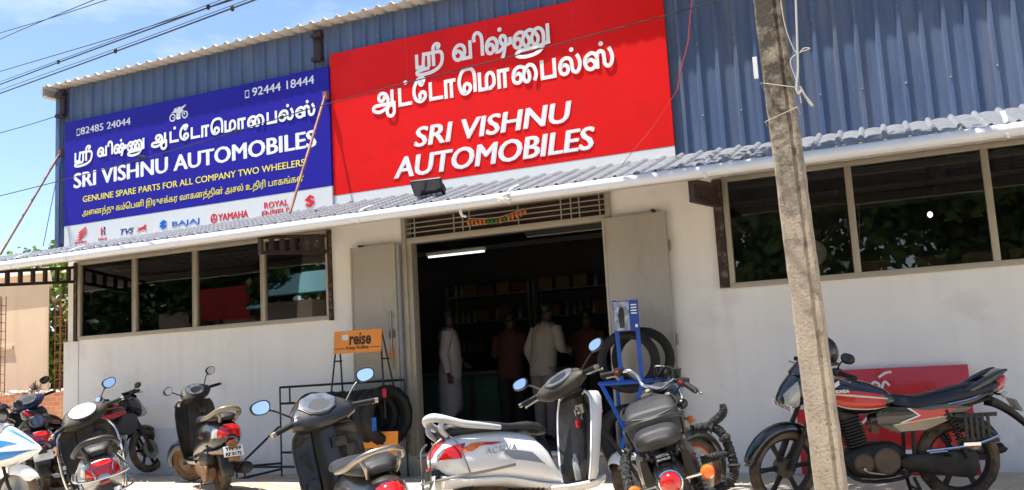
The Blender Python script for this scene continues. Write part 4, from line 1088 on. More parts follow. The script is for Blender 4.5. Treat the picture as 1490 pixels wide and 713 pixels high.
    # guards
    if P.get('guard'):
        gm = P['guard']; m = MB()
        def mir(p): return [(x, -y, z) for x, y, z in reversed(p)]
        for z, off in ((.475, .035),) if P.get('guard_low') else ((.475, .035), (.60, .028)):
            p = [(.15, .185, z+.02), (-.10, .205, z), (-.28, .19, z-.005), (-.37, .13, z-.012), (-.40-off, .05, z-.014), (-.40-off, 0, z-.014)]
            m.tube(p + mir(p[:-1]), .0095, 8, sm=4)
        for s in (1, -1):
            if not P.get('guard_low'): m.tube([(-.36, .14*s, .465), (-.34, .15*s, .53), (-.30, .165*s, .595)], .006, 6, sm=3)
            m.tube([(-.42, .06*s, .47 if P.get('guard_low') else .59), (-.40, .075*s, .66), (-.33, .11*s, .72)], .006, 6, sm=3)
            m.tube([(-.20, .19*s, .48 if P.get('guard_low') else .60), (-.24, .172*s, .66), (-.28, .13*s, .73)], .006, 6, sm=3)
            m.tube([(-.42, .055*s, .46), (-.43, .055*s, .40), (-.38, .06*s, .36)], .008, 6, sm=3)
        m.build('tail_guard', gm, t)
        if P.get('leg_guard'):
            for s in (1, -1):
                m = MB(); m.tube([(.83, .10*s, .31), (.80, .20*s, .34), (.79, .245*s, .50), (.80, .25*s, .70), (.83, .235*s, .85), (.86, .19*s, .93), (.88, .12*s, .95)], .010, 8, sm=4)
                m.build('leg_guard', gm, t)
                m = MB(); m.box(.775, .80, .222*s-.014, .222*s+.014, .62, .65); m.build('guard_clamp', 'lens_clear', t, bevel=.004)
    if P.get('model_text'):
        for s in (-1, 1):
            # lettering laid on the flank
            M = T(-.06 if s < 0 else .20, .188*s*.985, .585) @ (RX(pi/2) if s < 0 else RZ(pi) @ RX(pi/2)) @ RX(-R(9))
            tm = text_mb(P['model_text'], .062, M, bold=0.0, shear=.3, ext=.004, fitw=.24, spacing=1.15); tm.build('model_lettering', 'decal_grey', bd, flat=True)
            MB().patch(rear, .16, .42, R(-8) if s > 0 else R(188), R(4) if s > 0 else R(176), .003, 12, 4, ex, shear=-.10).build('side_stripe', 'decal_grey', bd)
    if P.get('stripe'):
        for s in (0, 1):
            f = (lambda d: R(d)) if s == 0 else (lambda d: R(180-d))
            MB().patch(rear, -.05, .40, f(5), f(17), .004, 14, 4, ex, shear=-.15).build('side_stripe', P['stripe'], bd)
    return t

def spring(m, a, b, r, turns=9, wr=.005):
    a, b = Vector(a), Vector(b); d = b-a; u = d.orthogonal().normalized(); w = d.normalized().cross(u); n = turns*12
    m.tube([a + d*(k/n) + u*(r*cos(2*pi*turns*k/n)) + w*(r*sin(2*pi*turns*k/n)) for k in range(n+1)], wr, 5)
def mir2(p): return [(x, -y, z) for x, y, z in reversed(p)]

def motorcycle(name, label, pos, yaw, lean, steer, P, group=None, sc=1.0):
    t = thing(name, label, 'motorcycle', pos, (R(lean), 0, R(yaw)), sc, group)
    style = P['style']; cl = style == 'classic'; sp = style == 'sport'
    st = steer_fn(R(steer), (1.02, 0, .82), R(26))
    fa = 1.285 if not cl else 1.37
    RR, RW, FR, FW = (.305, .10, .30, .085) if not cl else (.325, .125, .335, .095)
    if sp: RW, FW = .125, .10
    paint = P['paint']
    # wheels
    for nm, cx, Rr, w, sf in (('r', 0, RR, RW, None), ('f', fa, FR, FW, st)):
        rim = wire_rim_mb(cx, Rr, Rr-w*.72, w*.62, .055) if cl else rim_mb(cx, Rr, Rr-w*.70, w*.62, 6 if nm == 'f' or not sp else 5, .05)
        ty = tyre_mb(cx, Rr, Rr, w, .0045, 72, tw=2)
        if sf: rim.xform(sf); ty.xform(sf)
        o = rim.build('wheel', P.get('rim', 'engine_black'), t); ty.build('tyre', 'rubber_dusty', o, ang=25)
        m = MB()
        m.lathe([(0, -.05), (.07, -.05), (.075, -.03), (.075, .03), (.07, .05), (0, .05)], T(cx, .0, Rr) @ WHEELM, 26)
        if sf: m.xform(sf)
        m.build('hub', 'engine_metal', o)
        if cl or (sp and sf):
            m = MB(); m.lathe([(.06, -.004), (.13, -.004), (.13, .004), (.06, .004), (.06, -.004)], T(cx, -.075, Rr) @ WHEELM, 36)
            if sf: m.xform(sf)
            m.build('brake_disc', 'chrome_dull', o)
        if P.get('rim_tape'):
            m = MB(); m.lathe([(Rr-w*.70+.006, w*.36), (Rr-w*.70-.008, w*.36), (Rr-w*.70-.008, w*.37), (Rr-w*.70+.006, w*.37)], T(cx, 0, Rr) @ WHEELM, 40)
            m.lathe([(Rr-w*.70+.006, -w*.36), (Rr-w*.70-.008, -w*.36), (Rr-w*.70-.008, -w*.37), (Rr-w*.70+.006, -w*.37)], T(cx, 0, Rr) @ WHEELM, 40)
            if sf: m.xform(sf)
            m.build('rim_stripe', 'decal_red', o)
    # fork and fenders
    top = (fa-.285, .95) if not cl else (fa-.33, 1.0)
    for s in (1, -1):
        m = MB(); m.tube([(fa, .085*s, FR), (fa-.10, .085*s, FR+.24)], .026, 12); m.tube([(fa-.10, .085*s, FR+.24), (top[0], .085*s, top[1])], .018, 12)
        m.tube([(fa-.098, .085*s, FR+.225), (fa-.104, .085*s, FR+.25)], .029, 12); m.xform(st); m.build('fork_leg', 'engine_black' if not cl else 'chrome_dull', t)
    m = fender_mb(fa, FR, FR+.035, .062 if not cl else .075, 10 if not cl else -5, 150 if not cl else 165, .045); m.xform(st); m.build('front_fender', paint, t, sol=.004)
    if cl:
        m = fender_mb(0, RR, RR+.045, .085, 20, 188, .06, 28); m.build('rear_fender', paint, t, sol=.005)
    else:
        m = fender_mb(0, RR, RR+.03, .07, 62, 150, .05); m.build('rear_fender', 'plastic_black', t, sol=.004)
        m = MB(); rows = []
        for k in range(9):
            f_ = k/8; c = Vector((-.26, 0, .76))*(1-f_)**2 + Vector((-.40, 0, .72))*2*f_*(1-f_) + Vector((-.60, 0, .46))*f_*f_; w = .075*(1-.45*f_)
            rows.append([c+Vector((-.0, w, -.075*(1-.6*f_))), c+Vector((0, w*.8, 0)), c+Vector((.006, 0, .012)), c+Vector((0, -w*.8, 0)), c+Vector((-.0, -w, -.075*(1-.6*f_)))])
        m.grid(rows); m.build('tail_mudguard', 'plastic_black', t, sol=.005)
    # tank, seat, tail
    if cl: TK = [(.40, .80, .84, .06, .05), (.46, .76, .90, .10, .085), (.60, .73, .97, .14, .125), (.76, .73, 1.0, .16, .14), (.90, .76, .98, .145, .12), (.98, .80, .93, .09, .07), (1.01, .83, .90, .05, .04)]
    elif sp: TK = [(.42, .76, .82, .08, .06), (.50, .70, .90, .13, .09), (.64, .66, .97, .18, .12), (.80, .68, .99, .19, .12), (.92, .74, .95, .16, .09), (1.02, .78, .90, .08, .05)]
    else: TK = [(.43, .745, .80, .08, .06), (.50, .70, .86, .115, .09), (.64, .67, .92, .15, .11), (.80, .68, .95, .16, .11), (.92, .73, .93, .135, .085), (1.0, .78, .88, .07, .045)]
    tk = MB().body(TK, 28, 4, 2.4).build('fuel_tank', paint, t, ang=60)
    m = MB(); m.lathe([(0, 0), (.035, 0), (.035, .012), (0, .016)], T(.74 if not cl else .74, 0, TK[3][2]-.006), 18); m.build('tank_cap', 'chrome_dull', tk)
    if cl:
        MB().body([(.05, .82, .90, .11, .10), (.075, .79, .945, .150, .145), (.20, .77, .985, .160, .150), (.36, .765, 1.0, .155, .140), (.50, .79, .985, .13, .11), (.53, .82, .95, .10, .08)], 28, 4, 4.5).build('rider_seat', 'seat_grey', t, ang=60)
        m = MB(); m.tube([(.50, .115, .965), (.30, .152, .975), (.10, .150, .93), (.055, 0, .905), (.10, -.150, .93), (.30, -.152, .975), (.50, -.115, .965)], .006, 6, sm=5); m.build('seat_piping', 'engine_black', t)
        ps = MB().body([(-.34, .80, .82, .06, .05), (-.31, .775, .865, .115, .10), (-.18, .76, .88, .135, .115), (-.04, .76, .87, .13, .11), (.02, .77, .85, .10, .08)], 28, 4, 3.0).build('pillion_seat', 'seat_grey', t, ang=60)
        m = MB(); p = [(-.02, .145, .79), (-.12, .155, .87), (-.22, .15, .90), (-.32, .12, .915), (-.36, .05, .925), (-.365, 0, .925)]; m.tube(p + mir2(p[:-1]), .010, 8, sm=4); m.build('grab_rail', 'black_steel', t)
        MB().body([(-.05, .55, .72, .03, .02), (.02, .50, .74, .05, .04), (.22, .48, .74, .06, .05), (.36, .52, .72, .04, .03)], 14, 3, 3.0, T(0, .115, 0)).build('side_box', paint, t)
        MB().body([(-.05, .55, .72, .03, .02), (.02, .50, .74, .05, .04), (.22, .48, .74, .06, .05), (.36, .52, .72, .04, .03)], 14, 3, 3.0, T(0, -.115, 0)).build('side_box', paint, t)
        TL = None
    else:
        if sp: ST = [(-.36, .88, .90, .05, .04), (-.30, .855, .905, .085, .07), (-.12, .84, .90, .11, .10), (-.02, .82, .87, .11, .10), (.06, .76, .81, .12, .11), (.25, .745, .80, .125, .105), (.42, .76, .82, .09, .06), (.46, .77, .81, .07, .05)]
        else: ST = [(-.33, .83, .875, .08, .07), (-.26, .785, .88, .11, .10), (-.08, .745, .86, .135, .115), (.10, .71, .825, .14, .12), (.26, .68, .795, .135, .11), (.40, .69, .81, .11, .08), (.48, .73, .825, .085, .055)]
        MB().body(ST, 24, 4, 3.0).build('seat', P.get('seat', 'seat_navy'), t, ang=60)
        TL = [(-.40, .87, .905, .02, .02), (-.37, .81, .91, .06, .045), (-.27, .755, .875, .095, .085), (-.12, .70, .80, .12, .11), (.08, .66, .765, .13, .12), (.26, .60, .73, .135, .125), (.40, .56, .72, .125, .11), (.48, .60, .70, .09, .08)]
        if sp: TL = [(x, zb+.05*(x < .1), zt+.04*(x < .1), a, b) for x, zb, zt, a, b in TL]
        tl = MB().body(TL, 24, 4, 2.6).build('tail_cowl', paint, t, ang=60)
        MB().patch(TL, -.397, -.31, R(-20), R(200), .004, 8, 20, 2.6).build('tail_lamp', 'lens_red', tl)
        m = MB(); p = [(-.02, .13, .80), (-.16, .125, .85), (-.27, .10, .91), (-.345, .045, .95), (-.35, 0, .952)]; 
        if sp: m.tube(p + mir2(p[:-1]), [.008, .013, .015, .016, .017, .016, .015, .013, .008], 10, sm=4)
        else:
            for s in (1, -1): m.body([(.02, .775, .80, .012, .012), (-.12, .80, .865, .018, .014), (-.25, .86, .93, .018, .012), (-.35, .925, .965, .014, .010), (-.38, .95, .965, .008, .006)], 12, 3, 2.4, T(0, .105*s, 0))
            m.body([(-.25, .87, .91, .10, .10), (-.33, .92, .95, .105, .10), (-.37, .945, .962, .10, .10)], 14, 3, 3.0)
        m.build('grab_rail', 'paint_navyblack', t)
        for s in (1, -1):     # side panel below the seat nose
            pts = [(.60, .60), (.46, .535), (.24, .54), (.04, .63), (-.10, .70), (.10, .735), (.30, .715), (.50, .73), (.60, .70)]
            m = MB(); m.prism(pts, -.006, .010, T(0, .128*s, 0) @ RX(pi/2) if s > 0 else T(0, .128*s, 0) @ RX(pi/2)); sd = m.build('side_panel', P.get('panel', 'paint_bronze'), t, bevel=.004)
            y = .128*s + (.0115 if s > 0 else -.0115)
            def poly_side(pp, nm, mt, off=.0):
                q = MB(); q.prism(pp, -.0012, .0012, T(0, y+off*s, 0) @ RX(pi/2)); q.build(nm, mt, sd, flat=True)
            if P.get('decals'):
                poly_side([(.44, .545), (.26, .55), (.10, .61), (.06, .645), (.40, .60), (.50, .60)], 'side_lower_panel', 'champagne')
                poly_side([(.36, .71), (.29, .66), (.42, .615), (.36, .60), (.12, .65), (.02, .70), (.14, .70), (.22, .69)], 'side_graphic', 'decal_red', .002)
                poly_side([(.38, .715), (.305, .66), (.44, .612), (.43, .604), (.285, .657), (.36, .715)], 'side_graphic', 'letter_white', .004)
                poly_side([(.48, .592), (.05, .648), (.05, .655), (.48, .601)], 'side_graphic', 'decal_cream', .004)
    if P.get('decals'):
        for s in (0, 1):
            f = (lambda d: R(d)) if s == 0 else (lambda d: R(180-d))
            MB().patch(TK, .52, .95, f(-34), f(18), .003, 16, 8, 2.4).build('tank_graphic', 'decal_red', tk)
            MB().patch(TK, .50, .95, f(2), f(7), .005, 16, 2, 2.4, shear=.0).build('tank_stripe', 'decal_cream', tk)
            MB().patch(TK, .55, .95, f(-16), f(-11), .005, 16, 2, 2.4).build('tank_stripe', 'decal_orange', tk)
            MB().patch(TK, .50, .95, f(-34), f(-29), .005, 16, 2, 2.4).build('tank_stripe', 'decal_cream', tk)
            if s == 0:
                lt = text_mb('HONDA', .034, T(.90, .152, .853) @ RZ(pi) @ RX(pi/2), bold=.001, ext=.004, fitw=.11); lt.build('tank_lettering', 'letter_white', tk, flat=True)
                m = MB()
                for k in range(3): m.prism([(0, .012*k), (.05, .012*k+.03), (.045, .012*k+.038), (0, .012*k+.009)], 0, .004, T(.905, .150, .885) @ RZ(pi) @ RX(pi/2))
                m.build('tank_emblem', 'letter_white', tk, flat=True)
            MB().patch(TL, -.30, .12, f(8), f(15), .003, 16, 3, 2.6).build('tail_graphic', 'letter_white', tl)
            MB().patch(TL, -.22, .06, f(10), f(13.5), .005, 16, 2, 2.6).build('tail_lettering', 'logo_blue', tl)
    if sp:
        for s in (0, 1):
            f = (lambda d: R(d)) if s == 0 else (lambda d: R(180-d))
            MB().patch(TK, .48, .96, f(-22), f(-2), .003, 16, 5, 2.4).build('tank_graphic', 'decal_red', tk)
            MB().patch(TK, .55, .98, f(14), f(20), .003, 16, 3, 2.4).build('tank_stripe', 'decal_orange', tk)
            MB().patch(TL, -.34, .0, f(4), f(16), .003, 12, 3, 2.6).build('tail_graphic', 'decal_red', tl)
        for s in (1, -1):
            MB().body([(.70, .55, .66, .01, .01), (.80, .52, .76, .02, .02), (.95, .52, .80, .022, .02), (1.06, .60, .78, .012, .01)], 12, 3, 2.6, T(0, .165*s, 0)).build('tank_shroud', paint, t)
    # engine
    m = MB(); ez = .30
    m.body([(.40, .26, .42, .08, .08), (.48, .20, .46, .12, .12), (.66, .19, .46, .13, .13), (.80, .22, .42, .11, .11), (.86, .27, .38, .07, .07)], 18, 3, 3.2)
    m.build('crankcase', 'engine_black' if not cl else 'chrome_dull', t)
    for s in (1, -1):
        m = MB(); m.lathe([(0, .03), (.085, .03), (.10, .015), (.10, -.02), (0, -.02)], T(.56, .135*s, .33) @ (WHEELM if s < 0 else RX(-pi/2)), 24)
        m.lathe([(0, .025), (.06, .025), (.075, .01), (.075, -.02), (0, -.02)], T(.72, .128*s, .32) @ (WHEELM if s < 0 else RX(-pi/2)), 20)
        m.build('engine_cover', 'engine_metal', t)
    m = MB(); tl_ = RY(R(14)) if not cl else RY(R(3))
    for k in range(9): m.box(-.075, .075, -.085, .085, .01+k*.024, .019+k*.024, T(.73, 0, .44) @ tl_)
    m.box(-.055, .055, -.06, .06, 0, .27, T(.73, 0, .44) @ tl_); m.box(-.06, .06, -.065, .065, .225, .29, T(.73, 0, .44) @ tl_)
    m.build('cylinder', 'engine_black', t, bevel=.003)
    m = MB(); m.tube([(.66, .05, .58), (.58, .07, .60), (.50, .06, .60)], .028, 10, sm=3); m.box(.58, .64, .03, .10, .54, .60); m.build('carburettor', 'engine_metal', t, bevel=.004)
    m = MB(); m.tube([(.80, -.05, .56), (.90, -.08, .50), (.90, -.11, .32), (.80, -.13, .22), (.55, -.14, .20), (.25, -.15, .23)], .020, 10, sm=5); m.build('exhaust_pipe', 'chrome_dull', t)
    ml = -.42 if not cl else -.50
    m = MB(); m.tube([(.28, -.155, .235), (.20, -.165, .245), (.10, -.17, .265), (ml+.06, -.18, .335), (ml, -.18, .35)], [.022, .04, .045, .045, .03], 14, sm=4); m.build('muffler', 'engine_black' if not cl else 'chrome', t)
    # frame, swingarm, shocks
    m = MB()
    for s in (1, -1):
        m.tube([(1.0, .02*s, .84), (.92, .05*s, .60), (.86, .08*s, .30), (.74, .10*s, .19), (.45, .11*s, .20), (.36, .11*s, .30), (.34, .11*s, .55), (.30, .10*s, .70)], .014, 8, sm=3)
        m.tube([(.34, .11*s, .55), (.05, .12*s, .68), (-.25, .10*s, .76)], .012, 8)
        m.tube([(.36, .11*s, .32), (.0, .115*s, RR)], .02, 8)
    m.tube([(1.02, 0, .80), (.7, 0, .80), (.3, 0, .70)], .02, 8); m.build('frame', 'engine_black', t)
    for s in (1, -1):
        m = MB(); a, b = (-.02, .145*s, RR+.03), (.10, .14*s, .69); spring(m, (.0, .145*s, RR+.10), (.085, .14*s, .66), .028, 10, .006); m.tube([a, b], .012, 8); m.tube([a, (.02, .145*s, RR+.13)], .021, 10)
        m.build('shock_absorber', 'engine_black' if not P.get('spring') else P['spring'], t)
    # chain case, sari guard, pegs, stand
    if not cl:
        m = MB(); m.body([(-.10, .23, .36, .012, .012), (-.06, .19, .39, .022, .022), (.06, .195, .385, .025, .025), (.30, .235, .37, .025, .025), (.40, .25, .37, .022, .022), (.45, .28, .34, .012, .012)], 16, 3, 3.0, T(0, .125, 0)); m.build('chain_case', 'engine_black', t)
        m = MB()
        for k in range(5): m.box(-.02-.04*k-.012, -.02-.04*k+.012, .165, .172, .44, .66, T(0, 0, 0) @ Matrix.Shear('XY', 4, (0, 0)))
        m.box(-.25, .05, .162, .167, .44, .47); m.box(-.25, .05, .162, .167, .63, .66)
        if P.get('sari_guard'): m.build('sari_guard', 'plastic_black', t, bevel=.002)
        if P.get('sari_guard'):
            m = MB(); m.tube([(.28, .175, .40), (.05, .19, .42), (-.12, .19, .45), (-.24, .175, .49)], .012, 8, sm=3); m.box(-.10, .02, .178, .205, .428, .452); m.build('foot_rail', 'chrome', t)
    for s in (1, -1):
        m = MB(); m.tube([(.48, .11*s, .25), (.47, .26*s, .26)], .014, 8); m.build('footrest', 'rubber', t)
        m = MB(); m.tube([(.30, .115*s, .30), (.14, .12*s, .36), (.13, .25*s, .37)], .012, 8); m.build('footrest', 'rubber', t)
    m = MB(); m.tube([(.58, .15, .24), (.70, .16, .26), (.74, .16, .29)], .008, 6, sm=3); m.tube([(.74, .14, .29), (.74, .20, .29)], .011, 8); m.build('gear_lever', 'chrome_dull', t)
    m = MB()
    if P.get('centre'):
        for s in (1, -1): m.tube([(.36, .09*s, .20), (.31, .15*s, .03), (.33, .165*s, .012)], .014, 8)
        m.tube([(.33, -.13, .10), (.33, .13, .10)], .01, 8)
    else: m.tube([(.45, .12, .20), (.40, .22, .05), (.38, .26, .0)], .012, 8)
    m.build('stand', 'engine_black', t)
    # front end: head lamp, bars, cluster
    if cl:
        m = MB(); m.lathe([(0, -.16), (.05, -.14), (.085, -.08), (.098, -.02), (.102, 0)], T(1.17, 0, .95) @ RY(pi/2), 28); m.xform(st); nc = m.build('headlamp_nacelle', paint, t)
        m = MB(); m.lathe([(.0, .02), (.06, .015), (.095, 0)], T(1.17, 0, .95) @ RY(pi/2), 28); m.xform(st); m.build('headlight', 'lens_clear', nc)
        m = MB(); m.lathe([(.104, -.012), (.108, 0), (.104, .012), (.094, .012), (.094, -.012), (.104, -.012)], T(1.17, 0, .95) @ RY(pi/2), 28); m.xform(st); m.build('headlight_rim', 'chrome', nc)
        m = MB(); m.lathe([(0, 0), (.055, 0), (.055, .02), (0, .022)], T(1.05, .0, 1.02) @ RY(-R(20)), 22); m.xform(st); m.build('speedometer', 'plastic_black', nc)
        m = MB(); rows = []
        for k in range(7): rows.append([(1.16-.05*k/6, -.12+.24*j/10, 1.03+.13*k/6) if True else 0 for j in range(11)])
        rows = [[(x + .05*(1-(y/.12)**2), y*(1-.25*i/6), z) for x, y, z in r] for i, r in enumerate(rows)]
        m.grid(rows); m.xform(st); m.build('fly_screen', 'clear_plastic', nc, sol=.003)
        half = [(.99, 0, 1.04), (.99, .08, 1.04), (1.01, .14, 1.09), (1.0, .20, 1.12), (.97, .27, 1.105), (.93, .40, 1.07)]
    else:
        NO = [(1.0, .88, 1.02, .08, .08), (1.10, .80, 1.05, .11, .09), (1.20, .77, 1.03, .115, .08), (1.28, .78, .95, .10, .055), (1.325, .81, .88, .06, .03)]
        if sp: NO = [(1.02, .86, 1.04, .10, .08), (1.14, .78, 1.08, .13, .08), (1.26, .76, 1.02, .12, .06), (1.36, .78, .90, .06, .03)]
        m = MB().body(NO, 24, 4, 2.6); m.xform(st); nc = m.build('headlamp_cowl', paint, t, ang=60)
        m = MB().patch(NO, 1.21, 1.315, R(-75), R(35), .004, 10, 8, 2.6); m.add(MB().patch(NO, 1.21, 1.315, R(255), R(145), .004, 10, 8, 2.6).v, MB().patch(NO, 1.21, 1.315, R(255), R(145), .004, 10, 8, 2.6).f); m.xform(st); m.build('headlight', 'lens_clear', nc)
        m = MB(); rows = [[(1.18-.09*k/5 + .04*(1-(j/4-1)**2), (.095-.02*k/5)*(j/4-1), 1.02+.10*k/5) for j in range(9)] for k in range(6)]; m.grid(rows); m.xform(st); m.build('fly_screen', 'paint_navyblack', nc, sol=.004)
        m = MB(); m.box(1.0, 1.09, -.075, .075, 1.0, 1.055, T(0, 0, 0)); m.xform(st); m.build('instrument_cluster', 'plastic_black', nc, bevel=.015)
        half = [(1.0, 0, .985), (1.0, .07, .985), (.99, .14, 1.03), (.97, .22, 1.055), (.92, .37, 1.035)]
        if sp: half = [(1.0, 0, 1.0), (1.0, .08, 1.0), (.99, .15, 1.03), (.97, .23, 1.05), (.92, .37, 1.03)]
    m = MB(); m.tube(half[::-1] + [(x, -y, z) for x, y, z in half[1:]], .011, 10, sm=4); m.xform(st); m.build('handlebar', 'chrome' if cl else 'black_steel', t)
    a, b = Vector(half[-2]), Vector(half[-1])
    for s in (1, -1):
        p0 = Vector((a.x, a.y*s, a.z)); p1 = Vector((b.x, b.y*s, b.z)); q0 = p0.lerp(p1, .12)
        m = MB(); m.tube([q0, p1], .0175, 12)
        for k in range(6): m.tube([p0.lerp(p1, .2+k*.13), p0.lerp(p1, .24+k*.13)], .0192, 12)
        m.xform(st); m.build('grip', 'rubber', t)
        m = MB(); m.tube([p0+Vector((.035, 0, -.01)), p0.lerp(p1, .25)+Vector((.06, 0, -.015)), p1+Vector((.055, 0, -.02))], .006, 7, sm=4); m.ell(p1+Vector((.055, 0, -.02)), .009, .009, .009, 8); m.xform(st); m.build('lever', 'chrome_dull', t)
        m = MB(); c = p0; m.box(c.x-.025, c.x+.03, c.y-.03, c.y+.03, c.z-.025, c.z+.028); m.xform(st); m.build('switch_gear', 'plastic_black', t, bevel=.008)
        if cl: m = MB(); m.box(p0.x-.026, p0.x-.022, p0.y-.012, p0.y+.012, p0.z-.002, p0.z+.016); m.xform(st); m.build('switch', 'decal_red', t)
        if P.get('mirrors', True) and s in P.get('mirror_sides', (1, -1)):
            mirror(t, p0+Vector((.0, 0, .02)), (p0.x-.02+.03*cl, p0.y+.10*s, p0.z+P.get('mh', .12)), s, P.get('mshell', 'plastic_black'), st, k=P.get('mk', .95), tilt=7, inward=10)
        if s > 0:
            m = MB(); m.tube([p0+Vector((.03, -.02*s, 0)), (1.08, .10, .98), (1.05, .05, .86), (.95, .04, .78)], .006, 6, sm=4); m.tube([Vector((p0.x, -p0.y, p0.z))+Vector((.03, .02, 0)), (1.10, -.08, .96), (1.08, -.09, .80), (fa-.08, -.09, .55)], .006, 6, sm=4); m.xform(st); m.build('cable', 'rubber', t)
    if cl:
        m = MB(); m.lathe([(0, 0), (.028, 0), (.028, .05), (.032, .052), (.032, .062), (0, .062)], T(.99, -.20, 1.12), 18); m.xform(st); m.build('brake_reservoir', 'plastic_black', t)
    for s in (1, -1):          # indicators
        m = MB(); m.tube([(1.17, .09*s, .83), (1.165, .16*s, .83)], .008, 6); m.xform(st); sk = m.build('front_indicator', 'plastic_black', t); m = MB(); m.ell((1.17, .175*s, .83), .03, .028, .026, 12); m.xform(st); m.build('indicator_lens', 'lens_clear' if not cl else 'lens_orange', sk)
        rx, rz, ry = (-.32, .78, .13) if not cl else (-.345, .60, .165)
        m = MB(); m.tube([(rx+.02, .06*s, rz), (rx, ry*s, rz)], .009, 6); sk = m.build('rear_indicator', 'plastic_black' if not cl else 'chrome', t)
        m = MB()
        if cl:
            m.lathe([(0, .02), (.025, .018), (.036, 0), (.036, -.012), (.025, -.035), (0, -.04)], T(rx, (ry+.025)*s, rz) @ RY(-pi/2), 18)
        else: m.ell((rx-.005, (ry+.022)*s, rz), .028, .03, .026, 12)
        m.build('indicator_lens', 'lens_clear' if not cl else 'lens_orange', sk)
    # rear lamp and plates
    if cl:
        m = MB(); m.body([(-.40, .555, .665, .05, .05), (-.36, .53, .68, .06, .06), (-.31, .53, .70, .05, .05)], 16, 3, 2.6); lb = m.build('tail_lamp_bracket', paint, t)
        m = MB(); m.lathe([(0, .045), (.02, .044), (.035, .038), (.05, .02), (.054, 0), (.054, -.01), (0, -.01)], T(-.40, 0, .61) @ RY(-pi/2), 26); m.build('tail_lamp', 'lens_red', lb)
        m = MB(); m.lathe([(.053, -.012), (.062, -.012), (.062, .006), (.055, .010), (.053, -.012)], T(-.40, 0, .61) @ RY(-pi/2), 26); m.build('lamp_rim', 'chrome', lb)
        plate(t, face_back(-.43, 0, .45, R(-18)), .20, .10, [], back='ink', ink='letter_white')
        lt = text_mb('ROYAL', .022, face_back(-.262, 0, .705, R(-47)) @ T(-.035, .012, .016), bold=.0006, ext=.001, fitw=.07); lt.build('fender_lettering', 'letter_white', t, flat=True)
        lt = text_mb('ENFIELD', .018, face_back(-.262, 0, .705, R(-47)) @ T(-.035, -.012, .016), bold=.0006, ext=.001, fitw=.07); lt.build('fender_lettering', 'letter_white', t, flat=True)
    else:
        plate(t, face_back(-.455, 0, .69, R(-25)), .19, .10, P.get('rplate', []))
    if P.get('fplate'):
        m4 = T(1.30, 0, .785) @ RY(R(8)) @ Matrix(((0, 0, 1, 0), (1, 0, 0, 0), (0, 1, 0, 0), (0, 0, 0, 1)))
        before = set(C.objects); pl = plate(t, m4, .26, .055, [P['fplate']])
        for o in set(C.objects)-before:
            for v in o.data.vertices: v.co = st(v.co)
    # engine guard
    if P.get('rope_guard'):
        for s in (1, -1):
            w_ = .385 if s < 0 else .28; m = MB(); pts = [(.93, .05*s, .68), (.95, .20*s, .70), (.94, (w_-.055)*s, .68), (.92, w_*s, .60), (.91, w_*s, .42), (.90, (w_-.055)*s, .33), (.88, .18*s, .30), (.86, .09*s, .28)]
            P3 = smooth_pts(pts, 10); rad = []
            m.tube(P3, .013, 8); gd = m.build('crash_guard', 'black_steel', t)
            m = MB(); rp = smooth_pts(pts[1:7], 14); r2 = [.030+.004*sin(k*2.6) + (.012 if abs((k % 14)-0) < 2 else 0) for k in range(len(rp))]
            m.tube(rp, r2, 12); m.build('rope_wrap', 'rope', gd)
            if s > 0: continue
            m = MB(); rp = smooth_pts([(.94, .30*s, .69), (.925, .42*s, .74), (.92, .44*s, .80)], 6); m.tube(rp, [.02, .03, .026, .018], 12); m.tube(rp[-2:], .012, 8); m.build('rope_wrap', 'rope', gd)
            m = MB(); rp = smooth_pts([(.93, .20*s, .50), (.92, .30*s, .50), (.91, .385*s, .50)], 6); m.tube(rp, .026, 10); m.build('rope_wrap', 'rope', gd)
        m = MB(); rp = smooth_pts([(.02, .20, .74), (-.06, .22, .66), (-.14, .225, .54), (-.20, .22, .42), (-.14, .21, .36)], 12); m.tube(rp, [.027+.003*sin(k*2.4) for k in range(len(rp))], 12); m.build('rope_wrap', 'rope', t)
        m = MB(); m.tube([(.03, .155, .78), (.02, .20, .74), (-.20, .22, .42), (-.10, .15, .36)], .009, 7); m.build('sari_guard', 'black_steel', t)
        # horn and reflector pods
        m = MB(); m.ell((.99, -.20, .87), .04, .04, .035, 12); m.build('horn', 'paint_black', t)
    return t

# ================================================================ NEIGHBOURS, TREES, THE OTHER SIDE OF THE STREET
NB = thing('neighbour_house', 'peach plastered house wall at the far left behind the brick wall', 'house', (-22, 13, 0))
m = MB(); m.prism([(-30, 12.5), (-15.35, 12.5), (-22, 18), (-30, 18)], 0, 3.5); wb(m, 'wall', 'neighbour_wall', NB)
m = MB(); m.box(-18.2, -16.3, 12.46, 12.498, 2.05, 2.12); wb(m, 'ledge', 'neighbour_wall', NB)
m = MB(); m.prism([(-30.1, 12.4), (-15.2, 12.4), (-21.9, 18.1), (-30.1, 18.1)], 3.502, 3.60); wb(m, 'parapet', 'plaster', NB)
cw = MB(); cw.box(-15.34, -12.2, 13.0, 13.15, 0, 2.50); cw.box(-15.34, -12.2, 12.97, 13.18, 2.503, 2.55)
tag(cw.build('compound_wall', 'neighbour_wall'), 'peach compound wall with a thin coping running from the peach house behind the shop', 'wall')
BW = thing('brick_wall', 'low orange brick wall topped with pale rubble left of the shop', 'wall', (-14, 11, 0))
m = MB(); m.box(-22, -11.6, 11.0, 11.24, 0, 1.16); wb(m, 'brickwork', 'brick', BW)
m = MB()
rnd = random.Random(5)
for k in range(260):
    x = rnd.uniform(-21, -11.7); m.ell((x, 11.12+rnd.uniform(-.08, .08), 1.17+rnd.uniform(-.02, .04)), rnd.uniform(.03, .08), rnd.uniform(.03, .06), rnd.uniform(.02, .05), 6)
wb(m, 'rubble_top', 'rubble', BW, flat=True)
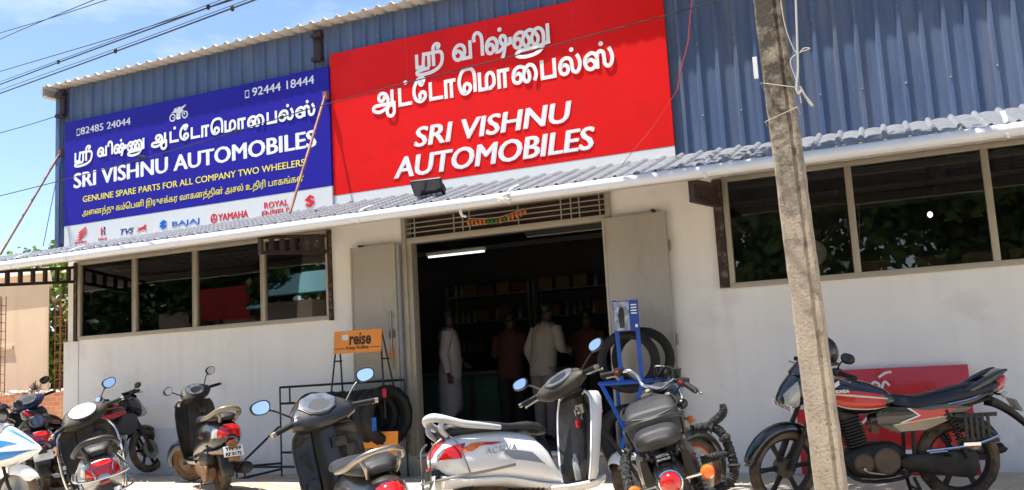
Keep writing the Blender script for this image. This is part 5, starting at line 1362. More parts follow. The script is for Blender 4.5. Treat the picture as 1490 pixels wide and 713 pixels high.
def rebar(x, y, z0, z1, label):
    m = MB()
    for dx in (-.06, .06):
        for dy in (-.06, .06): m.tube([(x+dx, y+dy, z0), (x+dx+.01, y+dy, z1)], .008, 6)
    z = z0+.1
    while z < z1-.05:
        m.tube([(x-.065, y-.065, z), (x+.065, y-.065, z+.01), (x+.065, y+.065, z), (x-.065, y+.065, z+.01)], .005, 5, closed=True); z += .16
    tag(m.build('rebar_cage', 'rust'), label, 'rebar')
rebar(-15.50, 11.6, 0, 3.0, 'rusty column cage of steel bars at the far left edge against the peach house')
rebar(-13.93, 11.6, 0, 2.9, 'rusty column cage of steel bars between the peach house and the shop corner')
m = MB(); rnd = random.Random(9)
for k in range(120):
    a = rnd.uniform(0, 2*pi); b = rnd.uniform(.1, pi/2); r = rnd.uniform(.1, .22)
    m.tube([(-13.95, 11.12, 1.18), (-13.95+r*cos(a)*cos(b), 11.12+.5*r*sin(a)*cos(b), 1.18+r*sin(b))], .003, 4)
tag(m.build('dry_shrub', 'bark'), 'small dry grey shrub growing on top of the brick wall', 'shrub')

def leaves(m, c, rx, ry, rz, n, size, rnd, clumps=22, droop=.3):
    cs = []
    for k in range(clumps):
        while True:
            p = Vector((rnd.uniform(-1, 1), rnd.uniform(-1, 1), rnd.uniform(-1, 1)))
            if .25 < p.length < 1: break
        cs.append((Vector((c[0]+p.x*rx, c[1]+p.y*ry, c[2]+p.z*rz)), rnd.uniform(.22, .42)))
    for k in range(n):
        q, s = rnd.choice(cs)
        while True:
            d = Vector((rnd.uniform(-1, 1), rnd.uniform(-1, 1), rnd.uniform(-1, 1)))
            if d.length < 1: break
        p = q + Vector((d.x*rx*s, d.y*ry*s, d.z*rz*s))
        L = size*rnd.uniform(.6, 1.4); u = Vector((rnd.uniform(-1, 1), rnd.uniform(-1, 1), rnd.uniform(-1, .4))).normalized(); w = u.orthogonal().normalized(); w.rotate(Matrix.Rotation(rnd.uniform(0, 6.28), 3, u)); w = w*(L*.32)
        m.add([p, p+u*L*.5+w, p+u*L, p+u*L*.5-w], [(0, 1, 2, 3)])
    return cs
def tree(label, x, y, h, rx, rz, n, size, mt, seed, cz=None, ccx=0, ccy=0, group=None, trunk_r=.14, clumps=26):
    rnd = random.Random(seed); t = thing('tree', label, 'tree', (x, y, 0), group=group)
    cz = cz or h-rz; m = MB()
    cs = leaves(m, (ccx, ccy, cz), rx, rx*.9, rz, n, size, rnd, clumps)
    m.build('crown', mt, t, flat=True)
    m = MB(); fork = Vector((ccx*.25, ccy*.25, cz-rz*.75))
    m.tube([(0, 0, -.1), (rnd.uniform(-.05, .05), 0, fork.z*.5), fork], [trunk_r*1.25, trunk_r, trunk_r*.75], 9, sm=4)
    for q, s in cs[:12]:
        m.tube([fork, fork.lerp(q, .5)+Vector((0, 0, rz*.12)), q], [trunk_r*.5, trunk_r*.3, trunk_r*.08], 6, sm=3)
    m.build('trunk', 'bark', t)
    return t
tree('bright green leafy tree behind the peach compound wall left of the shop', -18.2, 15.2, 4.6, 1.7, 1.7, 5200, .17, 'leaf_b', 11, 2.9, clumps=34)
tree('dark green tree standing behind the bright green one beyond the compound wall', -20.6, 17.0, 4.9, 1.8, 1.7, 3600, .17, 'leaf_a', 12, 2.6)
# tree added out of view; its bough is placed to shade the right forecourt
tree('roadside tree added out of view to shade the black commuter motorcycle', 4.2, 5.0, 6.6, 1.6, .75, 8000, .13, 'leaf_a', 21, 5.9, -5.75, 1.95, clumps=60, trunk_r=.17)
# across the street, seen in the window glass and the mirrors
for k, (x, y, h, r, mt) in enumerate(((-27, -14, 9.5, 4.2, 'leaf_a'), (-19, -16, 8.6, 4.0, 'leaf_b'), (-11, -17, 9.0, 4.2, 'leaf_a'), (-3.5, -15, 10.2, 4.4, 'leaf_a'), (4.5, -14, 9.0, 4.2, 'leaf_a'), (12, -15, 9.6, 4.4, 'leaf_b'), (-35, -15, 9.8, 4.4, 'leaf_a'), (-43, -14, 10.4, 4.6, 'leaf_a'), (-51, -16, 11, 4.8, 'leaf_b'))):
    tree(['tall dark tree right behind the roadside shop across the street', 'light green bushy tree across the street right of the roadside shop', 'dark round tree across the street opposite the blue sign', 'tallest dark tree across the street opposite the door', 'dark tree across the street opposite the right window', 'light green tree at the right end of the far side of the street', 'dark tree left of the roadside shop across the street', 'broad dark tree well left of the roadside shop across the street', 'light green tree farthest left across the street'][k], x, y, h, r, r*.86, 11000, .46, mt, 40+k, group='trees across the street')
ST_ = thing('roadside_shop', 'roadside shop with red board and teal roof across the street', 'shop', (-26, -11, 0))
m = MB(); m.box(-30, -22, -12.5, -11.0, 0, 4.0); wb(m, 'wall', 'shed_wall', ST_)
m = MB(); m.box(-28, -25.2, -10.96, -10.9, 3.9, 5.3); wb(m, 'board', 'stall_red', ST_)
m = MB(); m.loft([[(-25, -12.7, 5.3), (-25, -10.4, 4.2), (-25, -10.4, 4.25), (-25, -12.7, 5.35)], [(-20.5, -12.7, 5.3), (-20.5, -10.4, 4.2), (-20.5, -10.4, 4.25), (-20.5, -12.7, 5.35)]]); wb(m, 'roof', 'stall_teal', ST_)
m = MB(); rnd = random.Random(77)
for k in range(24): leaves(m, (-50+k*2.6+rnd.uniform(-.6, .6), -9.6+rnd.uniform(-.8, .8), .75), 1.3, .8, rnd.uniform(.6, 1.0), 480, .20, rnd, 8)
tag(m.build('roadside_bushes', 'leaf_a', flat=True), 'row of low green bushes along the far side of the street', 'bushes', kind='stuff')

# ================================================================ INSIDE THE SHOP
def fluorescent(x0, x1, y, z, lit, label):
    t = thing('tube_lamp', label, 'lamp', ((x0+x1)/2, y, z))
    m = MB(); m.box(x0, x1, y-.025, y+.025, z+.03, z+.075); wb(m, 'batten', 'white_board' if lit else 'shelf_steel', t)
    m = MB(); m.tube([(x0+.02, y, z+.012), (x1-.02, y, z+.012)], .0135, 10); wb(m, 'tube', 'tube_light' if lit else 'alu', t)
fluorescent(-6.29, -5.34, 11.5, 2.83, True, 'lit white tube lamp hanging inside the door near the ceiling')
fluorescent(-4.75, -3.55, 11.6, 2.98, False, 'unlit tube lamp near the ceiling inside the right part of the door')
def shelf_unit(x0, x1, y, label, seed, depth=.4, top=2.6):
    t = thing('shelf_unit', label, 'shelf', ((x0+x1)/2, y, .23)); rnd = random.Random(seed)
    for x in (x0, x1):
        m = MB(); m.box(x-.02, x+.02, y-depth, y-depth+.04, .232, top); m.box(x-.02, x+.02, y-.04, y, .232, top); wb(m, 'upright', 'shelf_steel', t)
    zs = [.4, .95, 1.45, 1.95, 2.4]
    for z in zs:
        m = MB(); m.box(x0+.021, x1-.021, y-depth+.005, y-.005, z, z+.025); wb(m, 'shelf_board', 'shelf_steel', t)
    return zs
item = {}
def bottle_mesh():
    m = MB(); m.lathe([(0, 0), (.038, 0), (.04, .01), (.04, .13), (.018, .17), (.018, .20), (0, .20)], None, 12); o = m.build('oil_bottle', 'bottle_mix'); return o
proto_b = bottle_mesh()
m = MB(); m.box(-.12, .12, -.12, .12, 0, .20); m.box(-.02, .02, -.121, .121, .2005, .202); proto_c = m.build('carton', 'carton', bevel=.004)
m = MB(); m.box(-.14, .14, -.12, .12, 0, .16); m.box(-.02, .02, -.121, .121, .1605, .162); proto_r = m.build('carton', 'carton_red', bevel=.004)
first = {'b': True, 'c': True, 'r': True}
def put(kind, x, y, z, label, cat, group, rz=0):
    p = {'b': proto_b, 'c': proto_c, 'r': proto_r}[kind]
    if first[kind]: o = p; first[kind] = False
    else: o = p.copy(); C.objects.link(o)
    o.location = (x, y, z); o.rotation_euler = (0, 0, rz); tag(o, label, cat, group)
specs = ((-7.3, -5.75, 14.4, 'dark steel shelf unit of oil bottles and boxes behind the man in the white dhoti', 3), (-5.65, -4.35, 14.4, 'dark steel shelf unit of bottles and a red carton behind the man in maroon', 4), (-4.25, -2.9, 14.4, 'dark steel shelf unit behind the counter at the right inside the door', 5))
names = ('left', 'middle', 'right')
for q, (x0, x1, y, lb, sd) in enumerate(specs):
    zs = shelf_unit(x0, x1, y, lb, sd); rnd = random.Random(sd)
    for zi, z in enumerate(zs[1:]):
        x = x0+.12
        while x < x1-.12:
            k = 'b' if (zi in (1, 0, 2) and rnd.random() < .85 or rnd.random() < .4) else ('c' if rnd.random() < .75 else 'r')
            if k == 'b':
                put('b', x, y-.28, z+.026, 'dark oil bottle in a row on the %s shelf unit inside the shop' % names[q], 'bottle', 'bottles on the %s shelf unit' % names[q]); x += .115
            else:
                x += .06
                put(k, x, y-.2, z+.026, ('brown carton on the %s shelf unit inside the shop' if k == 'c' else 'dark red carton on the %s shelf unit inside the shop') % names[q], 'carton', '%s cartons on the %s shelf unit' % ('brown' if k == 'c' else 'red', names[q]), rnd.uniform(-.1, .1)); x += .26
CT = thing('shop_counter', 'greenish glass fronted counter across the shop behind the customers', 'counter', (-4.95, 12.3, .23))
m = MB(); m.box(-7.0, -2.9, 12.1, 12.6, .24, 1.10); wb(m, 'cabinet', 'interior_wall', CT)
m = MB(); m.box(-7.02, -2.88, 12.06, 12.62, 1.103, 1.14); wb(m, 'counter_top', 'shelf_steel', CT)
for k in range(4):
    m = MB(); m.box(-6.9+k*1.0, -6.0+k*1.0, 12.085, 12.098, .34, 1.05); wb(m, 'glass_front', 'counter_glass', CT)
# things on the sill of the right window
for (x, w, lb) in ((-.20, .42, 'flat brown carton on the sill just right of the first mullion of the right window'), (.30, .40, 'long flat brown carton in the middle of the right window sill'), (.72, .36, 'flat brown carton on the sill left of the second mullion of the right window'), (1.12, .36, 'flat brown carton on the sill right of the second mullion of the right window'), (-.80, .42, 'small brown carton under the white bag behind the right window')):
    m = MB(); m.box(x-w/2+.05, x+w/2-.05, F+.06, F+.31, 0, .15); m.box(x-w/2+.051, x+w/2-.051, F+.17, F+.20, .1502, .152)
    o = m.build('carton', 'carton', bevel=.004); o.location.z = 1.903; tag(o, lb, 'carton')
sh = MB(); sh.box(-1.5, 3.2, F+.225, F+.62, 1.86, 1.899); tag(sh.build('window_shelf', 'shelf_steel'), 'long shelf under the right window carrying cartons', 'shelf')
m = MB(); rnd = random.Random(4); m.ell((-.80, F+.19, 2.20), .17, .10, .15, 16); m.ell((-.79, F+.19, 2.36), .05, .05, .06, 10); m.xform(lambda p: p + Vector((rnd.uniform(-.012, .012), rnd.uniform(-.012, .012), rnd.uniform(-.012, .012))))
tag(m.build('plastic_bag', 'polybag'), 'bulging white plastic bag behind the right window beside the pole', 'bag')
lb = thing('window_glint', 'small lit white bulb added to stand in for a reflection in the right window', 'lamp', (.42, 11.2, 2.66))  # added glowing ball and cord, in place of a bright window reflection
m = MB(); m.ell((.42, 11.2, 2.66), .028, .028, .034, 12); wb(m, 'glint', 'glint_glow', lb)
m = MB(); m.tube([(.42, 11.2, 3.35), (.42, 11.2, 2.72)], .006, 6); m.tube([(.42, 11.2, 2.76), (.42, 11.2, 2.695)], .02, 10); wb(m, 'cord', 'wire_black', lb)

# ---------------------------------------------------------------- people (skin-modifier bodies, clothes as children)
def skin_mesh(verts, edges, rad, root, sub=2):
    me = bpy.data.meshes.new('tmp'); me.from_pydata(verts, edges, []); o = bpy.data.objects.new('tmp', me); C.objects.link(o)
    md = o.modifiers.new('s', 'SKIN'); md.use_smooth_shade = True
    for i, r in enumerate(rad): me.skin_vertices[0].data[i].radius = (r, r) if not isinstance(r, tuple) else r; me.skin_vertices[0].data[i].use_root = (i == root)
    s2 = o.modifiers.new('ss', 'SUBSURF'); s2.levels = sub; s2.render_levels = sub
    dg = bpy.context.evaluated_depsgraph_get(); dg.update()
    nm = bpy.data.meshes.new_from_object(o.evaluated_get(dg)); bpy.data.objects.remove(o)
    return nm
def person(label, pos, yaw, H, arms, shirt, lower, lower_mat, hair_mat='hair', bend=0.0, long_sleeve=True):
    """local: faces +x, y left. arms: for left and right (elbow, wrist) points"""
    t = thing('person', label, 'person', pos, (0, 0, R(yaw))); k = H/1.70
    V = []; E = []; Rd = []
    def v(p, r): V.append(tuple(c*k for c in p)); Rd.append(r*k if not isinstance(r, tuple) else (r[0]*k, r[1]*k)); return len(V)-1
    def e(a, b): E.append((a, b)); return b
    bx = bend
    pel = v((0, 0, .92), (.12, .15)); wa = e(pel, v((.01+bx*.2, 0, 1.08), (.11, .14))); ch = e(wa, v((.01+bx*.6, 0, 1.28), (.115, .155))); nk0 = e(ch, v((bx, 0, 1.42), (.07, .09))); nk = e(nk0, v((.01+bx*1.1, 0, 1.49), .052))
    hd = e(nk, v((.02+bx*1.2, 0, 1.57), (.082, .074))); hd2 = e(hd, v((.012+bx*1.2, 0, 1.645), (.078, .072)))
    for s, ar in ((1, arms[0]), (-1, arms[1])):
        sh = e(nk0, v((bx*.95, .170*s, 1.375), .045)); el = e(sh, v(ar[0], .042)); wr = e(el, v(ar[1], .028))
        d = (Vector(ar[1])-Vector(ar[0])).normalized(); pm = e(wr, v(tuple(Vector(ar[1])+d*.06), (.022, .036)))
        sd = d.orthogonal().normalized() if abs(d.z) < .9 else Vector((1, 0, 0))
        for q, (off, L) in enumerate(((-.028, .075), (-.010, .088), (.010, .082), (.028, .065))):
            b0 = Vector(ar[1])+d*.085+sd*off; f1 = e(pm, v(tuple(b0), .010)); e(f1, v(tuple(b0+d*L*.6+Vector((.012, -.006*s, 0))), .008))
        th = Vector(ar[1])+d*.03+sd*.04; f1 = e(pm, v(tuple(th), .011)); e(f1, v(tuple(th+d*.04+sd*.015), .009))
    for s in (1, -1):
        hp = e(pel, v((0, .095*s, .86), .095)); kn = e(hp, v((.02, .10*s, .48), .062)); an = e(kn, v((-.01, .10*s, .09), .040)); e(an, v((.06, .105*s, .035), (.035, .042))); e(len(V)-1, v((.15, .11*s, .025), (.022, .042)))
    nm = skin_mesh(V, E, Rd, pel); nm.materials.append(MATS['skin']); nm.name = 'body'
    for p in nm.polygons: p.use_smooth = True
    b = bpy.data.objects.new('body', nm); C.objects.link(b); b.parent = t
    hx = (.02+bx*1.2)*k
    # face: nose, brows, ears join the head mesh as one part each
    m = MB(); m.ell((hx-.012*k, 0, 1.655*k), .096*k, .088*k, .088*k, 18); m.v = [p if not (p.x > hx+.035*k and p.z < 1.67*k) else Vector((hx+.03*k, p.y*.9, p.z)) for p in m.v]
    m.build('hair', hair_mat, t)
    m = MB(); m.tube([(hx+.078*k, 0, 1.615*k), (hx+.098*k, 0, 1.575*k), (hx+.08*k, 0, 1.565*k)], [.008*k, .014*k, .012*k], 8, sm=3)
    for s in (1, -1): m.ell((hx-.005*k, .078*k*s, 1.585*k), .018*k, .008*k, .03*k, 10)
    m.tube([(hx+.078*k, -.022*k, 1.535*k), (hx+.084*k, 0, 1.533*k), (hx+.078*k, .022*k, 1.535*k)], .006*k, 6, sm=3)
    m.build('face', 'skin', t)
    m = MB()
    for s in (1, -1): m.ell((hx+.074*k, .030*k*s, 1.60*k), .010*k, .014*k, .008*k, 8)
    m.build('eyes', 'ink', t)
    # shirt: torso shell and sleeves
    m = MB(); rings = []
    for z, ax, ay, ox in ((.80, .150, .195, .0), (.86, .152, .196, .0), (.98, .148, .19, .012), (1.12, .142, .185, .02+bx*.25), (1.26, .142, .198, .012+bx*.55), (1.36, .130, .215, bx*.85), (1.42, .108, .178, bx*.98), (1.455, .078, .105, bx*1.02), (1.475, .062, .07, bx*1.03)):
        rings.append([((ox+ax*cos(2*pi*j/26)*(1+.03*sin(5*j+z*9)))*k, ay*sin(2*pi*j/26)*k*(1+.02*sin(3*j+z*14)), (z+.008*sin(2*j))*k) for j in range(26)])
    m.loft(rings)
    for s, ar in ((1, arms[0]), (-1, arms[1])):
        a = Vector((bx*.95, .165*s, 1.385)); b_ = Vector(ar[0]); c = Vector(ar[1]) if long_sleeve else Vector(ar[0]).lerp(Vector(ar[1]), .25)
        m.tube([tuple(q*k for q in (a, a.lerp(b_, .5)+Vector((0, .012*s, 0)), b_, b_.lerp(c, .5), c.lerp(b_, .06)))], .05) if False else m.tube([a*k, (a.lerp(b_, .5)+Vector((0, .012*s, 0)))*k, b_*k, b_.lerp(c, .5)*k, c.lerp(b_, .05)*k], [.084*k, .070*k, .062*k, .056*k, .050*k], 14, sm=4)
    m.build('shirt', shirt, t, ang=80)
    m = MB(); m.lathe([(.058*k, 1.425*k), (.066*k, 1.44*k), (.062*k, 1.475*k), (.054*k, 1.47*k)], T((bx*1.04)*k, 0, 0) @ SC(1.05, 1.15, 1), 20); m.build('collar', shirt, t)
    if lower == 'dhoti':
        m = MB(); rings = []
        for z, ax, ay, ox in ((.88, .135, .18, 0), (.75, .155, .195, .0), (.55, .155, .20, .0), (.38, .160, .195, .0), (.30, .158, .19, -.01)):
            rings.append([((ox+ax*cos(2*pi*j/30)*(1+.05*sin(7*j*.8)))*k, ay*sin(2*pi*j/30)*k*(1+.04*sin(j*2.1)), (z + (.10 if (z < .5 and cos(2*pi*j/30) > .4) else 0) + .012*sin(j*3))*k) for j in range(30)])
        m.loft(rings); m.build('dhoti', lower_mat, t, ang=80)
    else:
        m = MB()
        for s in (1, -1): m.tube([(0, .085*s*k, .90*k), (.005*k, .10*s*k, .70*k), (.02*k, .105*s*k, .47*k), (0, .10*s*k, .10*k), (0, .10*s*k, .07*k)], [.115*k, .10*k, .085*k, .075*k, .075*k], 14, sm=4)
        m.loft([[(ax*cos(2*pi*j/22)*k, ay*sin(2*pi*j/22)*k, z*k) for j in range(22)] for z, ax, ay in ((.80, .12, .17), (.92, .135, .18), (1.0, .13, .17))])
        m.build('trousers', lower_mat, t, ang=80)
        m = MB()
        for s in (1, -1): m.body([(-.07*k, 0, .07*k, .035*k, .03*k), (0, 0, .085*k, .04*k, .035*k), (.12*k, 0, .05*k, .045*k, .035*k), (.19*k, .0, .03*k, .03*k, .025*k)], 14, 3, 2.6, T(0, .103*s*k, 0))
        m.build('sandals', 'plastic_black', t)
    return t
DOWN = lambda s, f=0.0: ((-.04+f, .235*s, 1.10), (.03+f, .24*s, .86))
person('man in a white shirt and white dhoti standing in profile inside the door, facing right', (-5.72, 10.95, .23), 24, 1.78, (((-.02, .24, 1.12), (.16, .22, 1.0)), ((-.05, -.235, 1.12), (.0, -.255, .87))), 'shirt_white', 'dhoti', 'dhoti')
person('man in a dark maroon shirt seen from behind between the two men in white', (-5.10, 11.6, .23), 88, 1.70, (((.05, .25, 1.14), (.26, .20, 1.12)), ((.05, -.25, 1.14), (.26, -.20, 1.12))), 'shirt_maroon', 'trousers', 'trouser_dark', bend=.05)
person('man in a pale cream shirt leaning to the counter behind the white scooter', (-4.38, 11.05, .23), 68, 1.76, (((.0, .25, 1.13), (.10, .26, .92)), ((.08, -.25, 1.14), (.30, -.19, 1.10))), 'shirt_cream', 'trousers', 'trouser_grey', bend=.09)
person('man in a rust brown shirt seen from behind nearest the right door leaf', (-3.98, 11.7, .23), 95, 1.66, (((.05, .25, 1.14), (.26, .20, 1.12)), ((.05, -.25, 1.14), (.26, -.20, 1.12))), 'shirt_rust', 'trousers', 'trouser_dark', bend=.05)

# ================================================================ THINGS ALONG THE WALL
# garland over the door
GA = thing('door_garland', 'short orange and green leaf garland hanging across the grille above the door', 'garland', (-4.2, F-.06, 2.92))
rnd = random.Random(6); cord = []
for k in range(15):
    x = -4.57 + k*.052; z = 2.935 - .03*sin(pi*k/14)+ (.0 if k < 9 else .006*(k-8)); cord.append((x, F-.06, z+.03))
    m = MB(); m.ell((x, F-.06, z-.01), .020, .016, .040, 8); gn = k in (5, 6, 7, 9); wb(m, 'leaf' if gn else 'flower', 'garland_green' if gn else 'garland_orange', GA)
m = MB(); m.tube(cord, .004, 5); wb(m, 'cord', 'wire_white', GA)
# flood lamp lying on the awning
FL = thing('flood_lamp', 'black tilted flood lamp with grey fins on the awning under the red sign', 'lamp', (-4.68, 8.62, 3.14))
Mh = T(-4.66, 8.60, 3.235) @ RZ(R(4)) @ RX(R(128))
m = MB(); m.box(-.185, .185, -.095, .095, -.016, .016, Mh); hd = wb(m, 'head', 'lamp_black', FL, bevel=.005)
m = MB(); m.box(-.165, .165, -.08, .08, .0165, .019, Mh); wb(m, 'glass', 'paint_navyblack', hd)
m = MB()
for k in range(5): m.box(-4.83+k*.065, -4.775+k*.065, 8.64, 8.74, 3.135, 3.215)
m.box(-4.83, -4.515, 8.66, 8.72, 3.12, 3.18); wb(m, 'housing', 'lamp_fins', FL, bevel=.006)
m = MB()
for s in (-1, 1): m.tube([(-4.67+.15*s, 8.70, 3.11), (-4.67+.19*s, 8.68, 3.2), (-4.67+.19*s, 8.62, 3.25)], .008, 6)
wb(m, 'bracket', 'lamp_black', FL)

# tyres: one mesh of each kind, copied
def tyre_proto(name, Rr, w, label, mt='rubber', tread=.006, tw=2, extra=None):
    t = thing(name, label, 'tyre'); m = tyre_mb(0, 0, Rr, w, tread, 72, tw=tw); m.build('carcass', mt, t, ang=22)
    h = w/2; m = MB(); m.lathe([(Rr-h*1.56, -h*.60), (Rr-h*1.64, -h*.2), (Rr-h*1.64, h*.2), (Rr-h*1.56, h*.60)], WHEELM, 60); m.build('bead', 'rubber', t)
    return t
def copy_tree(o, parent=None):
    c = o.copy(); C.objects.link(c); c.parent = parent
    for ch in list(o.children): copy_tree(ch, c)
    return c

# left rack: black angle frame with orange boards
RL = thing('tyre_rack', 'black steel tyre rack with orange boards standing left of the door', 'rack', (-6.35, 9.05, 0))
def bars(lst, name, root, mt='black_steel', r=.014):
    for a, b in lst:
        m = MB(); m.tube([a, b], r, 4); wb(m, name, mt, root)
x0, x1, yf, yb = -7.22, -5.42, 8.92, 9.22
bars([((x0, yb, 0), (x0, yb, 1.10)), ((x0, yb, 1.10), (x1, yb, 1.12)), ((x0, yb, .90), (-6.9, yb, .90)), ((x0+.15, yb, .90), (x0+.15, yb, 1.1)),
      ((x0-.02, yb, .62), (-7.62, yf-.05, .16)), ((-7.62, yf-.05, .16), (-7.62, yf-.05, .0)), ((-7.62, yf-.05, .17), (-5.5, yf-.05, .17)), ((-7.62, yf-.05, .02), (-5.5, yf-.05, .02)), ((-7.62, yf-.05, .02), (x0, yb, .10)), ((x0, yb, .30), (-6.9, yb, .30)), ((x0, yb, .17), (-7.62, yf-.05, .17)), ((x1, yb, 0), (x1, yb, 1.12)), ((-7.5, yf-.05, .02), (-7.5, yf-.05, .17))], 'frame_bar', RL)
for xs_, xe, dy in ((-6.20, -6.28, -.10), (-5.60, -5.50, -.10)):
    bars([((xs_, 9.02, 1.70), (xe, 8.90, .70)), ((xs_, 9.05, 1.70), (xe-.02, 9.26, .70))], 'frame_bar', RL, r=.013)
bars([((-6.22, 8.96, 1.38), (-6.22, 9.13, 1.38)), ((-5.56, 8.96, 1.38), (-5.56, 9.13, 1.38))], 'frame_bar', RL, r=.009)
Mb = T(-5.895, 8.985, 1.60) @ RX(R(90-7)) 
m = MB(); m.box(-.33, .33, -.135, .13, -.006, .006, Mb); ob = wb(m, 'board', 'orange_board', RL)
tm = text_mb('reise', .20, Mb @ T(-.11, -.035, .0075), bold=.006, ext=.001, fitw=.30); wb(tm, 'board_lettering', 'orange_ink', ob, flat=True)
tm = text_mb('Keep Rolling', .058, Mb @ T(-.15, -.092, .0075), bold=.001, ext=.001, fitw=.31); wb(tm, 'board_lettering', 'orange_ink', ob, flat=True)
m = MB(); m.box(-.31, -.17, -.083, -.075, .0065, .008, Mb); m.box(.18, .31, -.083, -.075, .0065, .008, Mb); wb(m, 'board_rule', 'orange_ink', ob)
m = MB(); m.box(-.22, -.13, .02, .085, .0065, .0075, Mb); wb(m, 'board_emblem', 'polybag', ob)
Mb2 = T(-5.66, 8.80, .40) @ RZ(R(3)) @ RX(R(90-5))
m = MB(); m.box(-.36, .36, -.17, .16, -.006, .006, Mb2); ob2 = wb(m, 'board', 'orange_board', RL)
for s_, z, w, h in (('European', .055, .30, .075), ('Performance', -.055, .44, .075)):
    tm = text_mb(s_, h, Mb2 @ T(-.20, z, .0075), bold=.001, ext=.001, fitw=w); wb(tm, 'board_lettering', 'orange_ink', ob2, flat=True)
m = MB(); m.box(.12, .21, .05, .115, .0065, .0075, Mb2); wb(m, 'board_emblem', 'orange_ink', ob2)
tp = tyre_proto('tyre', .35, .16, 'knobby new black tyre with red and blue stickers on the left rack', tread=.012, tw=3)
tp.location = (-5.49, 8.93, .73); tp.rotation_euler = (0, 0, R(70))
m = MB(); m.box(-.025, .025, -.088, -.080, -.05, .05, T(-.10, 0, .26)); m.build('sticker', 'label_pink', tp); m = MB(); m.box(-.025, .03, -.086, -.078, -.09, .06, T(-.26, 0, -.06)); m.build('sticker', 'label_blue', tp)
tq = tyre_proto('tyre', .33, .16, 'smooth sided black tyre second in the row on the left rack', tread=.006)
for i, (x, y, rz, Rz, lb) in enumerate(((-5.66, 8.96, 74, .72, None), (-5.82, 8.97, 75, .71, 'black tyre third from the right in the row on the left rack'), (-5.98, 8.98, 76, .70, 'black tyre fourth from the right on the left rack behind the dark grey scooter'), (-6.14, 8.99, 76, .70, 'black tyre second from the left end on the left rack'), (-6.30, 9.0, 76, .70, 'black tyre at the left end of the row on the left rack'))):
    o = tq if i == 0 else copy_tree(tq)
    o.location = (x, y, Rz); o.rotation_euler = (0, 0, R(rz))
    if lb: o['label'] = lb
# right rack: blue frame, poster, tyres
RB = thing('tyre_rack', 'blue steel tyre rack with a poster on top standing right of the door', 'rack', (-2.62, 8.95, 0))
yF = 8.72
bars([((-2.63, yF+.02, 1.0), (-2.66, yF+.04, 1.82)), ((-2.42, yF+.02, 1.0), (-2.44, yF+.04, 1.80)), ((-2.86, yF, .99), (-2.38, yF, 1.0)), ((-2.84, yF+.001, .98), (-2.44, yF+.001, .15)), ((-2.40, yF-.03, .98), (-2.76, yF-.03, .15)), ((-2.80, yF, .14), (-2.40, yF, .14)), ((-2.84, yF+.52, .98), (-2.80, yF+.52, .0)), ((-2.30, yF+.52, .99), (-2.34, yF+.52, .0)), ((-2.86, yF, .99), (-2.84, yF+.52, .99)), ((-2.38, yF, 1.0), (-2.30, yF+.52, 1.0)), ((-2.78, yF, .14), (-2.78, yF, 0)), ((-2.42, yF, .14), (-2.42, yF, 0))], 'frame_bar', RB, 'rack_blue', .022)
Mp = T(-2.53, yF-.005, 1.655) @ RX(pi/2)
m = MB(); m.box(-.13, .13, -.155, .155, -.006, .006, Mp); po = wb(m, 'poster', 'poster_blue', RB)
m = MB(); m.box(-.125, .035, -.145, .145, .0065, .0075, Mp); wb(m, 'poster_picture', 'poster_photo', po)
m = MB(); pts = [(-.07, -.12), (-.02, -.12), (-.015, .0), (-.02, .07), (-.045, .10), (-.07, .07), (-.08, 0)]; m.prism(pts, .008, .009, Mp); wb(m, 'poster_figure', 'plastic_grey', po, flat=True)
m = MB()
for k in range(4): m.box(.055, .115, .10-k*.028, .112-k*.028, .0065, .0078, Mp)
m.box(.09, .115, -.12, -.09, .0065, .0078, Mp); wb(m, 'poster_text_line', 'letter_white', po)
ts = tyre_proto('tyre', .325, .12, 'black tyre at the front of the upper pair on the blue rack', tread=.005)
for i, (x, y, z, rz, Rr_, lb) in enumerate(((-2.60, 8.92, 1.20, 8, 1, None), (-2.50, 9.12, 1.22, 14, 1, 'black tyre at the back of the upper pair on the blue rack'), (-2.62, 8.92, .45, -8, 1, 'black tyre at the front of the lower pair on the blue rack'), (-2.72, 9.12, .43, 4, 1, 'black tyre at the back of the lower pair on the blue rack'))):
    o = ts if i == 0 else copy_tree(ts)
    o.location = (x, y, z); o.rotation_euler = (0, 0, R(rz))
    if lb: o['label'] = lb
# red board leaning at the wall behind the commuter motorcycle
RBD = thing('sign_board', 'red sign board with white curls leaning on the wall behind the black commuter motorcycle', 'sign', (-.2, 9.30, 0))
Mr = T(-.16, 9.34, .505) @ RX(R(90-6))
m = MB(); m.box(-.68, .68, -.50, .50, -.012, .012, Mr); fb = wb(m, 'panel', 'decal_red', RBD, bevel=.003)
m = MB(); m.box(-.675, .675, -.40, -.27, .0125, .014, Mr); wb(m, 'white_stripe', 'letter_white', fb)
m = MB(); m.prism([(-.45, -.27), (-.28, -.27), (-.36, -.34), (-.28, -.40), (-.45, -.40)], .0142, .0152, Mr); wb(m, 'arrow', 'decal_red', fb, flat=True)
curl = [[(-.18, .33), (-.14, .37), (-.10, .34), (-.13, .30), (-.17, .32)], [(-.10, .41), (-.04, .45), (.02, .46)], [(-.08, .31), (-.05, .37), (-.01, .33)], [(-.55, .02), (-.48, .10), (-.40, .04), (-.46, -.04), (-.52, .0)], [(-.36, .08), (-.30, -.02), (-.22, .06)], [(.18, -.10), (.26, .05), (.36, .0), (.30, -.12)], [(.12, .06), (.2, .2), (.28, .12)]]
for cv in curl:
    m = MB(); P = smooth_pts([(x, y, .0135) for x, y in cv], 5); m.tube([Mr @ q for q in P], .012, 6); wb(m, 'curl', 'letter_white', fb)
# second red panel end showing past the front wheel
m = MB(); m.box(-1.04, -.90, 9.28, 9.31, .02, .64); o = m.build('sign_board', 'decal_red', bevel=.003); tag(o, 'narrow red board on end behind the front wheel of the black commuter motorcycle', 'sign')
